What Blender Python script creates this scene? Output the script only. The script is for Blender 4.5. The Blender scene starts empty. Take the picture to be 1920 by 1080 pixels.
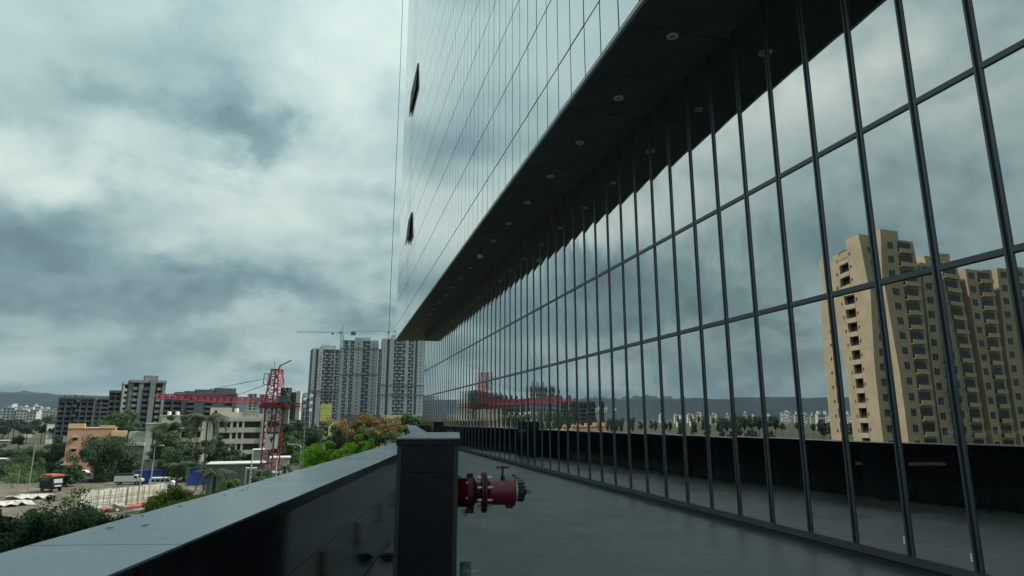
import bpy, math, random
import numpy as np
from mathutils import Vector, Matrix, Euler
from mathutils import noise as mnoise

random.seed(7)
SC = bpy.context.scene
COL = SC.collection
R = math.radians
PI = math.pi

# ---------------------------------------------------------------- camera, world, sun, exposure
CAM = Vector((0.0, 0.0, 1.7))          # eye above the terrace floor (z = 0); +Y runs along the glass wall
F_PX, PITCH, YAW = 1168.0, math.atan(244 / 1168.0), R(15.24)
GROUND = -12.4                         # city ground below the terrace

cam_data = bpy.data.cameras.new('camera')
cam_data.sensor_width = 36.0
cam_data.lens = F_PX / 1920 * 36.0
cam_data.clip_start = 0.05
cam_data.clip_end = 20000
cam = bpy.data.objects.new('camera', cam_data)
COL.objects.link(cam)
cam.location = CAM
cam.rotation_euler = Euler((R(90) + PITCH, 0, -YAW), 'XYZ')
SC.camera = cam


def ray(x, y):
    """Direction in the world through a point of the 1920 x 1080 photograph."""
    X, Y = x - 960.0, 540.0 - y
    fw = F_PX * math.cos(PITCH) - Y * math.sin(PITCH)
    up = F_PX * math.sin(PITCH) + Y * math.cos(PITCH)
    return Vector((X * math.cos(YAW) + fw * math.sin(YAW), -X * math.sin(YAW) + fw * math.cos(YAW), up))


def P(x, y, d):
    """Survey point: what the photograph shows at (x, y) when it stands d metres ahead, measured along the view's heading."""
    r = ray(x, y)
    return CAM + r * (d / (r.x * math.sin(YAW) + r.y * math.cos(YAW)))


def yaw_to(p):
    """Heading that turns local -Y towards the terrace."""
    return math.atan2(-(p.x - CAM.x), p.y - CAM.y)


world = bpy.data.worlds.new('World')
SC.world = world
world.use_nodes = True
WT = world.node_tree
WT.nodes.clear()


class NG:
    """Small node-graph writer."""
    def __init__(self, tree):
        self.t = tree

    def n(self, typ, **kw):
        nd = self.t.nodes.new(typ)
        for k, v in kw.items():
            setattr(nd, k, v)
        return nd

    def put(self, sock, v):
        if isinstance(v, bpy.types.NodeSocket):
            self.t.links.new(v, sock)
        elif v is not None:
            if sock.type == 'RGBA' and len(v) == 3:
                v = (*v, 1)
            sock.default_value = v

    def m(self, op, a, b=None, c=None, clamp=False):
        nd = self.n('ShaderNodeMath', operation=op, use_clamp=clamp)
        self.put(nd.inputs[0], a)
        if b is not None:
            self.put(nd.inputs[1], b)
        if c is not None:
            self.put(nd.inputs[2], c)
        return nd.outputs[0]

    def noise(self, vec, scale, detail=4, rough=0.55, dist=0.0, color=False):
        nd = self.n('ShaderNodeTexNoise')
        self.put(nd.inputs['Vector'], vec)
        nd.inputs['Scale'].default_value = scale
        nd.inputs['Detail'].default_value = detail
        nd.inputs['Roughness'].default_value = rough
        nd.inputs['Distortion'].default_value = dist
        return nd.outputs['Color' if color else 'Fac']

    def ramp(self, fac, stops, interp='LINEAR'):
        nd = self.n('ShaderNodeValToRGB')
        cr = nd.color_ramp
        cr.interpolation = interp
        while len(cr.elements) > 1:
            cr.elements.remove(cr.elements[-1])
        for i, (p, c) in enumerate(stops):
            e = cr.elements[0] if i == 0 else cr.elements.new(p)
            e.position = p
            e.color = (*c, 1) if len(c) == 3 else c
        self.put(nd.inputs['Fac'], fac)
        return nd.outputs['Color']

    def mix(self, fac, a, b, blend='MIX'):
        nd = self.n('ShaderNodeMix', data_type='RGBA', blend_type=blend)
        self.put(nd.inputs[0], fac)
        self.put(nd.inputs[6], a)
        self.put(nd.inputs[7], b)
        return nd.outputs[2]

    def maprange(self, v, a, b, c, d, clamp=True):
        nd = self.n('ShaderNodeMapRange', clamp=clamp)
        for i, q in enumerate((v, a, b, c, d)):
            self.put(nd.inputs[i], q)
        return nd.outputs[0]


SUN_EL, SUN_AZ = R(50), R(91)          # azimuth from +Y towards +X: behind the tower, to the right
W = NG(WT)
tc = W.n('ShaderNodeTexCoord')
sep = W.n('ShaderNodeSeparateXYZ')
WT.links.new(tc.outputs['Generated'], sep.inputs[0])
vx, vy, vz = sep.outputs
zz = W.m('MAXIMUM', vz, 0.0)
den = W.m('ADD', zz, 0.26)
comb = W.n('ShaderNodeCombineXYZ')
WT.links.new(W.m('DIVIDE', vx, den), comb.inputs[0])
WT.links.new(W.m('DIVIDE', vy, den), comb.inputs[1])
comb.inputs[2].default_value = 3.7
plane = comb.outputs[0]
warp = W.noise(tc.outputs['Generated'], 5.0, 5, 0.6, 0.0, color=True)
wsep = W.n('ShaderNodeSeparateColor')
WT.links.new(warp, wsep.inputs[0])
az = W.m('ADD', W.m('ARCTAN2', vx, vy), W.m('MULTIPLY', W.m('SUBTRACT', wsep.outputs[0], 0.5), 0.42))
el = W.m('ADD', W.m('ARCSINE', vz), W.m('MULTIPLY', W.m('SUBTRACT', wsep.outputs[1], 0.5), 0.26))
big = W.noise(plane, 0.85, 3, 0.5, 0.3)
mid = W.noise(plane, 2.1, 10, 0.55, 0.2)
clump = W.noise(plane, 3.1, 10, 0.55, 0.1)
val = W.m('ADD', W.m('MULTIPLY', big, 0.55), W.m('MULTIPLY', mid, 0.72))     # about 0.63 mean
val = W.m('SUBTRACT', val, W.maprange(clump, 0.54, 0.72, 0.0, 0.17))
val = W.m('ADD', val, 0.022)
CLOUDS = [  # the clouds over the city: photo position, half sizes, lift (+ bright, - dark)
    (40, 420, 160, 60, -0.33), (460, 290, 80, 50, -0.32), (640, 300, 70, 34, -0.08), (230, 195, 130, 30, -0.13),
    (50, 205, 100, 30, -0.08), (420, 560, 420, 30, -0.22), (90, 60, 260, 120, -0.08), (690, 470, 90, 26, -0.10),
    (720, 120, 210, 280, 0.19), (400, 352, 90, 24, 0.08), (110, 320, 130, 32, 0.05), (330, 455, 120, 22, 0.07),
    (560, 420, 110, 60, 0.02), (250, 625, 300, 16, -0.07), (560, 690, 320, 26, 0.09), (130, 505, 120, 16, 0.08),
]
SEEN_IN_GLASS = [  # clouds to the left of the view, which the photograph shows mirrored in the glass
    (1480, 200, 330, 110, 0.17), (1180, 420, 200, 80, 0.10), (1500, 460, 110, 60, -0.12), (1760, 330, 120, 80, -0.16),
    (1380, 430, 90, 50, 0.08), (1640, 420, 70, 60, 0.06), (1300, 680, 300, 50, -0.05),
]
for cx_, cy_, sx_, sy_, amp, in_glass in [(*c_, False) for c_ in CLOUDS] + [(*c_, True) for c_ in SEEN_IN_GLASS]:
    r_ = ray(cx_, cy_)
    if in_glass:
        r_.x = -r_.x
    a0, e0 = math.atan2(r_.x, r_.y), math.atan2(r_.z, math.hypot(r_.x, r_.y))
    da = W.m('DIVIDE', W.m('SUBTRACT', az, a0), sx_ / 1193.0 * 1.1)
    de = W.m('DIVIDE', W.m('SUBTRACT', el, e0), sy_ / 1193.0 * 1.1)
    q = W.m('MULTIPLY', W.m('ADD', W.m('MULTIPLY', da, da), W.m('MULTIPLY', de, de)), -1.0)
    val = W.m('ADD', val, W.m('MULTIPLY', W.m('EXPONENT', q), amp))
cloud_col = W.ramp(val, [(0.16, (0.072, 0.116, 0.136)), (0.36, (0.116, 0.184, 0.208)), (0.53, (0.186, 0.280, 0.292)),
                         (0.69, (0.320, 0.415, 0.410)), (0.97, (0.585, 0.655, 0.600))])
sky = W.n('ShaderNodeTexSky', sky_type='NISHITA')
sky.sun_disc = False
sky.sun_elevation = SUN_EL
sky.sun_rotation = SUN_AZ
sky.air_density = 1.5
sky.dust_density = 3.0
SKY_STRENGTH = 0.08
# an overcast sky is brighter overhead than at the horizon
lift = W.m('MULTIPLY', W.m('ADD', W.m('MULTIPLY', zz, 0.85), 0.74), 1 / SKY_STRENGTH)
lcol = W.n('ShaderNodeCombineColor')
for i_ in range(3):
    WT.links.new(lift, lcol.inputs[i_])
cl = W.mix(1.0, cloud_col, lcol.outputs[0], 'MULTIPLY')
bg = W.n('ShaderNodeBackground')
WT.links.new(W.mix(0.95, sky.outputs[0], cl), bg.inputs[0])
bg.inputs[1].default_value = SKY_STRENGTH
wo = W.n('ShaderNodeOutputWorld')
WT.links.new(bg.outputs[0], wo.inputs[0])

sun_d = bpy.data.lights.new('sun', 'SUN')
sun_d.energy = 3.6
sun_d.angle = R(6)
sun_d.color = (1.0, 0.95, 0.86)
sun = bpy.data.objects.new('sun', sun_d)
COL.objects.link(sun)
sdir = Vector((math.sin(SUN_AZ) * math.cos(SUN_EL), math.cos(SUN_AZ) * math.cos(SUN_EL), math.sin(SUN_EL)))
sun.rotation_euler = (-sdir).to_track_quat('-Z', 'Y').to_euler()

SC.view_settings.view_transform = 'Standard'
SC.view_settings.look = 'None'
SC.view_settings.exposure = 0.52
SC.view_settings.gamma = 1.0
SC.view_settings.use_curve_mapping = False
SC.render.engine = 'CYCLES'
SC.cycles.max_bounces = 10
SC.cycles.transparent_max_bounces = 12
SC.cycles.use_denoising = True

# ---------------------------------------------------------------- materials
def new_mat(name):
    m = bpy.data.materials.new(name)
    m.use_nodes = True
    m.node_tree.nodes.clear()
    return m, NG(m.node_tree)


def surf(name, col, rough=0.6, spec=0.5, metal=0.0, var=0.18, scale=3.0, bump=0.0, bscale=20.0, col2=None, stretch=None, rvar=0.0,
         transl=0.0, island=0.0, detail=5):
    """Principled surface with noise colour variation, optional second colour, fine bump."""
    m, g = new_mat(name)
    b = g.n('ShaderNodeBsdfPrincipled')
    o = g.n('ShaderNodeOutputMaterial')
    t = g.n('ShaderNodeTexCoord')
    vec = t.outputs['Object']
    if stretch:
        mp = g.n('ShaderNodeMapping')
        mp.inputs['Scale'].default_value = stretch
        g.put(mp.inputs['Vector'], vec)
        vec = mp.outputs[0]
    nz = g.noise(vec, scale, detail, 0.6)
    dark = tuple(c * (1 - var) for c in col)
    lite = col2 if col2 else tuple(min(1, c * (1 + var)) for c in col)
    c = g.ramp(nz, [(0.3, dark), (0.7, lite)])
    if island:
        geo = g.n('ShaderNodeNewGeometry')
        hs = g.n('ShaderNodeHueSaturation')
        g.put(hs.inputs['Color'], c)
        g.put(hs.inputs['Value'], g.maprange(geo.outputs['Random Per Island'], 0, 1, 1 - island, 1 + island))
        g.put(hs.inputs['Hue'], g.maprange(geo.outputs['Random Per Island'], 0, 1, 0.485, 0.515))
        c = hs.outputs[0]
    g.put(b.inputs['Base Color'], c)
    if rvar:
        g.put(b.inputs['Roughness'], g.maprange(g.noise(vec, scale * 2.3, 4, 0.6), 0.3, 0.7, max(0.02, rough - rvar), rough + rvar))
    else:
        b.inputs['Roughness'].default_value = rough
    b.inputs['Metallic'].default_value = metal
    b.inputs['Specular IOR Level'].default_value = spec
    if bump:
        bp = g.n('ShaderNodeBump')
        bp.inputs['Strength'].default_value = bump
        bp.inputs['Distance'].default_value = 0.02
        g.put(bp.inputs['Height'], g.noise(vec, bscale, 4, 0.6))
        g.put(b.inputs['Normal'], bp.outputs[0])
    out = b.outputs[0]
    if transl:
        tr = g.n('ShaderNodeBsdfTranslucent')
        g.put(tr.inputs['Color'], c)
        mx = g.n('ShaderNodeMixShader')
        mx.inputs[0].default_value = transl
        g.put(mx.inputs[1], out)
        g.put(mx.inputs[2], tr.outputs[0])
        out = mx.outputs[0]
    g.put(o.inputs[0], out)
    return m


def glass_mirror(name, base, edge, tint, behind, rough, see=True, wav=0.0):
    """Coated facade glass: mirror layer whose strength grows towards grazing, over a dark see-through (or opaque) body."""
    m, g = new_mat(name)
    o = g.n('ShaderNodeOutputMaterial')
    t = g.n('ShaderNodeTexCoord')
    gl = g.n('ShaderNodeBsdfGlossy')
    gl.inputs['Color'].default_value = (*tint, 1)
    dirt = g.noise(t.outputs['Object'], 1.3, 5, 0.65)
    g.put(gl.inputs['Roughness'], g.maprange(dirt, 0.35, 0.75, rough, rough * 2.2 + 0.01))
    if wav:
        bp = g.n('ShaderNodeBump')
        bp.inputs['Strength'].default_value = wav
        bp.inputs['Distance'].default_value = 0.01
        g.put(bp.inputs['Height'], g.noise(t.outputs['Object'], 1.1, 2, 0.5))
        g.put(gl.inputs['Normal'], bp.outputs[0])
    if see:
        bd = g.n('ShaderNodeBsdfTransparent')
        bd.inputs['Color'].default_value = (*behind, 1)
        film = g.n('ShaderNodeBsdfDiffuse')          # dust film
        film.inputs['Color'].default_value = (0.16, 0.17, 0.17, 1)
        ms = g.n('ShaderNodeMixShader')
        streak = g.n('ShaderNodeMapping')
        streak.inputs['Scale'].default_value = (1, 9, 0.7)
        g.put(streak.inputs['Vector'], t.outputs['Object'])
        g.put(ms.inputs[0], g.maprange(g.noise(streak.outputs[0], 1.0, 4, 0.6), 0.45, 0.8, 0.004, 0.035))
        g.put(ms.inputs[1], bd.outputs[0])
        g.put(ms.inputs[2], film.outputs[0])
        body = ms.outputs[0]
    else:
        bd = g.n('ShaderNodeBsdfDiffuse')
        bd.inputs['Color'].default_value = (*behind, 1)
        body = bd.outputs[0]
    lw = g.n('ShaderNodeLayerWeight')
    lw.inputs['Blend'].default_value = 0.5
    f = g.m('POWER', lw.outputs['Facing'], 3.0)
    fac = g.maprange(f, 0, 1, base, edge)
    mx = g.n('ShaderNodeMixShader')
    g.put(mx.inputs[0], fac)
    g.put(mx.inputs[1], body)
    g.put(mx.inputs[2], gl.outputs[0])
    g.put(o.inputs[0], mx.outputs[0])
    return m


M = {}
M['pane'] = glass_mirror('coated_glass', 0.60, 0.97, (0.96, 0.985, 0.98), (0.19, 0.21, 0.225), 0.002)
M['clad'] = glass_mirror('facade_glass', 0.78, 0.95, (1.0, 1.0, 1.0), (0.36, 0.39, 0.39), 0.075, see=False, wav=0.05)
M['alu'] = surf('grey_aluminium', (0.075, 0.090, 0.102), 0.38, 0.5, 0.35, 0.10, 4)
M['gasket'] = surf('black_gasket', (0.010, 0.012, 0.014), 0.6, 0.3)
M['trim'] = surf('pale_edge_trim', (0.44, 0.45, 0.42), 0.45, 0.5, 0.0, 0.08, 2)
M['soffit'] = surf('dark_soffit_panel', (0.075, 0.094, 0.112), 0.5, 0.12, 0.0, 0.25, 1.2, rvar=0.1)
M['soffit2'] = surf('dark_soffit_panel_b', (0.085, 0.104, 0.122), 0.5, 0.12, 0.0, 0.25, 1.2, rvar=0.1)
M['core'] = surf('dark_core', (0.012, 0.013, 0.015), 0.8, 0.2)
M['plinth'] = surf('dark_plinth', (0.028, 0.030, 0.034), 0.5, 0.4)
M['int_floor'] = surf('interior_floor', (0.10, 0.10, 0.10), 0.5, 0.4)
M['int_wall'] = surf('interior_wall', (0.055, 0.058, 0.062), 0.8, 0.2)
M['int_col'] = surf('interior_column', (0.55, 0.55, 0.54), 0.7, 0.3)
M['granite'] = surf('black_granite', (0.020, 0.0225, 0.028), 0.10, 0.55, 0.0, 0.45, 30, rvar=0.05, detail=3)
M['granite2'] = surf('black_granite_b', (0.0235, 0.026, 0.032), 0.12, 0.55, 0.0, 0.45, 26, rvar=0.05, detail=3)
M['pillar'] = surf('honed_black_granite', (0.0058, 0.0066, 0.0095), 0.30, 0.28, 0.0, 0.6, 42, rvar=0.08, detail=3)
M['coping'] = surf('grey_granite_coping', (0.205, 0.250, 0.285), 0.22, 0.6, 0.0, 0.09, 5, rvar=0.04)
M['coping2'] = surf('grey_granite_coping_b', (0.220, 0.262, 0.295), 0.24, 0.6, 0.0, 0.07, 4, rvar=0.04)
M['joint'] = surf('joint_sealant', (0.022, 0.024, 0.026), 0.7, 0.3)
M['podium'] = surf('podium_stone', (0.10, 0.10, 0.10), 0.7, 0.3)
M['red'] = surf('red_pipe_paint', (0.120, 0.005, 0.014), 0.36, 0.5, 0.0, 0.35, 9, bump=0.15, bscale=40, rvar=0.12)
M['red_dark'] = surf('worn_red_paint', (0.062, 0.006, 0.010), 0.5, 0.4, 0.0, 0.4, 14, bump=0.2, bscale=40)
M['zinc'] = surf('zinc_nut', (0.52, 0.52, 0.50), 0.4, 0.5, 0.2, 0.1, 20)
M['blackcap'] = surf('black_rubber_cap', (0.012, 0.012, 0.014), 0.55, 0.4)
M['chain'] = surf('dark_chain', (0.05, 0.05, 0.05), 0.4, 0.5, 0.7)
M['peel'] = surf('peeling_blue_grey_paint', (0.035, 0.045, 0.055), 0.6, 0.4, 0.0, 0.1, 26, col2=(0.19, 0.27, 0.31))
M['bollard'] = surf('dark_bollard', (0.03, 0.03, 0.034), 0.35, 0.5, 0.4)
M['rag'] = surf('black_rag', (0.026, 0.026, 0.029), 0.85, 0.2, bump=0.3)
M['litter'] = surf('white_scrap', (0.62, 0.62, 0.60), 0.7)
M['pebble'] = surf('dark_crumb', (0.02, 0.02, 0.02), 0.8)
M['white'] = surf('white_paint', (0.70, 0.70, 0.68), 0.4, 0.5, 0.0, 0.06, 4)
M['offwhite'] = surf('offwhite_wall', (0.50, 0.50, 0.46), 0.85, 0.3, 0.0, 0.12, 0.6)
M['cream'] = surf('cream_plaster', (0.50, 0.475, 0.395), 0.85, 0.3, 0.0, 0.14, 0.5)
M['cream2'] = surf('grey_cream_plaster', (0.42, 0.41, 0.355), 0.85, 0.3, 0.0, 0.16, 0.5)
M['orange'] = surf('orange_plaster', (0.50, 0.30, 0.19), 0.85, 0.3, 0.0, 0.10, 0.4)
M['orange2'] = surf('pale_orange_trim', (0.64, 0.42, 0.25), 0.85, 0.3, 0.0, 0.08, 0.6)
M['tan'] = surf('tan_plaster', (0.37, 0.30, 0.205), 0.85, 0.3, 0.0, 0.16, 0.22)
M['tan2'] = surf('tan_trim', (0.39, 0.33, 0.24), 0.85, 0.3, 0.0, 0.08, 0.4)
M['dkwin'] = surf('dark_window', (0.018, 0.02, 0.022), 0.18, 0.5, 0.0, 0.4, 0.9)
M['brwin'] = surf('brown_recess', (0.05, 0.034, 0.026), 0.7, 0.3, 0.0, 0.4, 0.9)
M['conc'] = surf('raw_concrete', (0.185, 0.20, 0.205), 0.9, 0.2, 0.0, 0.22, 0.3)
M['conc_dk'] = surf('dark_concrete', (0.085, 0.094, 0.102), 0.9, 0.2, 0.0, 0.22, 0.2)
M['conc_lt'] = surf('pale_concrete', (0.42, 0.44, 0.43), 0.9, 0.2, 0.0, 0.12, 0.15)
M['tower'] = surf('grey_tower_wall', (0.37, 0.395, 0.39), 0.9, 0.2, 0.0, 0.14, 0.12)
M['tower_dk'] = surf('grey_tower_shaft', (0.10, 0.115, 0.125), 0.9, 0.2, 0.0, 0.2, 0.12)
M['slabnet'] = surf('green_safety_net', (0.13, 0.17, 0.165), 0.9, 0.2, 0.0, 0.2, 0.3)
M['crane_red'] = surf('crane_red_paint', (0.36, 0.045, 0.066), 0.5, 0.4, 0.0, 0.25, 1.5)
M['crane_dk'] = surf('crane_dark_red', (0.16, 0.025, 0.028), 0.6, 0.4, 0.0, 0.3, 1.5)
M['crane_pale'] = surf('crane_pale_paint', (0.42, 0.43, 0.42), 0.5, 0.4)
M['steel_dk'] = surf('dark_steel', (0.05, 0.052, 0.055), 0.5, 0.4, 0.3)
M['grn_box'] = surf('green_grey_metal', (0.075, 0.135, 0.12), 0.6, 0.4, 0.0, 0.2, 1.0)
M['yellow'] = surf('yellow_green_board', (0.62, 0.62, 0.17), 0.6, 0.4, 0.0, 0.05, 0.5)
M['paleyel'] = surf('pale_yellow_board', (0.68, 0.62, 0.33), 0.6, 0.4, 0.0, 0.05, 0.5)
M['olive'] = surf('olive_lettering', (0.22, 0.25, 0.05), 0.6)
M['blue'] = surf('blue_sheet_metal', (0.018, 0.055, 0.27), 0.5, 0.4, 0.0, 0.3, 0.8, stretch=(4, 4, 0.5))
M['shed'] = surf('green_grey_shed', (0.10, 0.135, 0.12), 0.7, 0.3, 0.0, 0.25, 0.8, stretch=(4, 4, 0.4))
M['tin'] = surf('pale_tin_roof', (0.55, 0.55, 0.52), 0.5, 0.4, 0.0, 0.15, 1.0)
M['fence'] = surf('pale_fence_sheet', (0.54, 0.52, 0.44), 0.7, 0.3, 0.0, 0.2, 0.9, stretch=(3, 3, 0.6))
M['bamboo'] = surf('weathered_bamboo', (0.09, 0.075, 0.055), 0.8, 0.2)
M['rust'] = surf('rust_red_sheet', (0.40, 0.10, 0.07), 0.7, 0.3, 0.0, 0.3, 1.0)
M['tarp'] = surf('white_tarpaulin', (0.42, 0.41, 0.37), 0.8, 0.3, 0.0, 0.3, 1.5)
M['tyre'] = surf('black_tyre', (0.012, 0.012, 0.013), 0.8, 0.2)
M['carglass'] = surf('vehicle_glass', (0.02, 0.024, 0.028), 0.1, 0.6)
M['chassis'] = surf('dark_chassis', (0.025, 0.025, 0.027), 0.7, 0.3)
M['lampgrey'] = surf('lamp_grey', (0.26, 0.27, 0.27), 0.5, 0.4, 0.3)
M['bark'] = surf('brown_bark', (0.075, 0.058, 0.042), 0.9, 0.2, 0.0, 0.3, 3)
M['rock'] = surf('pale_boulder', (0.36, 0.32, 0.27), 0.9, 0.2, 0.0, 0.3, 1.5, bump=0.4, bscale=6)
M['hill'] = surf('far_hill_scrub', (0.020, 0.034, 0.040), 0.95, 0.1, 0.0, 0.25, 0.004)


def leaf_mat(name, a, b, isl=0.35):
    return surf(name, a, 0.55, 0.35, 0.0, 0.0, 0.35, col2=b, transl=0.30, island=isl)


M['leaf_dk'] = leaf_mat('dark_green_leaf', (0.026, 0.060, 0.026), (0.058, 0.112, 0.040))
M['leaf_md'] = leaf_mat('mid_green_leaf', (0.046, 0.098, 0.034), (0.092, 0.165, 0.052))
M['leaf_br'] = leaf_mat('bright_green_leaf', (0.20, 0.40, 0.03), (0.36, 0.60, 0.055), 0.30)
M['leaf_yl'] = leaf_mat('yellow_green_leaf', (0.11, 0.165, 0.025), (0.27, 0.29, 0.045), 0.35)
M['leaf_or'] = leaf_mat('orange_flower_leaf', (0.26, 0.125, 0.026), (0.46, 0.23, 0.055), 0.35)
M['leaf_palm'] = leaf_mat('palm_leaf', (0.040, 0.062, 0.032), (0.085, 0.105, 0.05), 0.25)
M['leaf_far'] = leaf_mat('far_tree_leaf', (0.024, 0.044, 0.024), (0.048, 0.076, 0.036))

# terrace floor: fine grey granite with faint long streaks across and small stains
fm, g = new_mat('terrace_stone')
b = g.n('ShaderNodeBsdfPrincipled')
o = g.n('ShaderNodeOutputMaterial')
t = g.n('ShaderNodeTexCoord')
mp = g.n('ShaderNodeMapping')
mp.inputs['Rotation'].default_value = (0, 0, R(14))
mp.inputs['Scale'].default_value = (0.9, 4.2, 1)
g.put(mp.inputs['Vector'], t.outputs['Object'])
st = g.noise(mp.outputs[0], 1.7, 10, 0.74, 0.6)
blot = g.noise(t.outputs['Object'], 0.7, 8, 0.68)
fine = g.noise(t.outputs['Object'], 60, 3, 0.6)
c = g.ramp(g.m('ADD', g.m('MULTIPLY', st, 0.6), g.m('MULTIPLY', blot, 0.4)), [(0.36, (0.024, 0.030, 0.029)), (0.52, (0.053, 0.062, 0.059)), (0.66, (0.120, 0.128, 0.116))])
c = g.mix(0.25, c, g.ramp(fine, [(0.35, (0.02, 0.023, 0.023)), (0.65, (0.085, 0.09, 0.087))]))
g.put(b.inputs['Base Color'], c)
oi = g.n('ShaderNodeObjectInfo')
hs = g.n('ShaderNodeHueSaturation')
g.put(hs.inputs['Color'], c)
g.put(hs.inputs['Value'], g.maprange(oi.outputs['Random'], 0, 1, 0.86, 1.14))
g.put(b.inputs['Base Color'], hs.outputs[0])
g.put(b.inputs['Roughness'], g.m('ADD', g.maprange(blot, 0.3, 0.7, 0.26, 0.50), g.maprange(oi.outputs['Random'], 0, 1, -0.03, 0.03)))
b.inputs['Specular IOR Level'].default_value = 0.95
bp = g.n('ShaderNodeBump')
bp.inputs['Strength'].default_value = 0.25
bp.inputs['Distance'].default_value = 0.004
g.put(bp.inputs['Height'], g.m('ADD', st, fine))
g.put(b.inputs['Normal'], bp.outputs[0])
g.put(o.inputs[0], b.outputs[0])
M['terrace'] = fm

# city ground: scrub, dry grass, bare earth by noise
gm, g = new_mat('city_ground')
b = g.n('ShaderNodeBsdfPrincipled')
o = g.n('ShaderNodeOutputMaterial')
t = g.n('ShaderNodeTexCoord')
n1 = g.noise(t.outputs['Object'], 0.012, 6, 0.6)
n2 = g.noise(t.outputs['Object'], 0.09, 6, 0.65)
n3 = g.noise(t.outputs['Object'], 1.3, 5, 0.65)
c = g.ramp(n1, [(0.36, (0.036, 0.046, 0.026)), (0.5, (0.075, 0.080, 0.045)), (0.64, (0.120, 0.108, 0.072))])
c = g.mix(0.5, c, g.ramp(n2, [(0.35, (0.030, 0.040, 0.022)), (0.6, (0.10, 0.095, 0.060)), (0.75, (0.16, 0.14, 0.10))]))
c = g.mix(0.35, c, g.ramp(n3, [(0.3, (0.02, 0.028, 0.016)), (0.7, (0.13, 0.12, 0.085))]))
g.put(b.inputs['Base Color'], c)
b.inputs['Roughness'].default_value = 0.95
b.inputs['Specular IOR Level'].default_value = 0.1
g.put(o.inputs[0], b.outputs[0])
M['ground'] = gm
M['earth'] = surf('bare_earth_yard', (0.135, 0.12, 0.092), 0.95, 0.1, 0.0, 0.45, 0.35)
M['asphalt'] = surf('asphalt', (0.060, 0.060, 0.060), 0.9, 0.2, 0.0, 0.25, 0.5)
M['field'] = surf('dry_grass_field', (0.075, 0.080, 0.045), 0.95, 0.1, 0.0, 0.35, 0.03)

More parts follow.
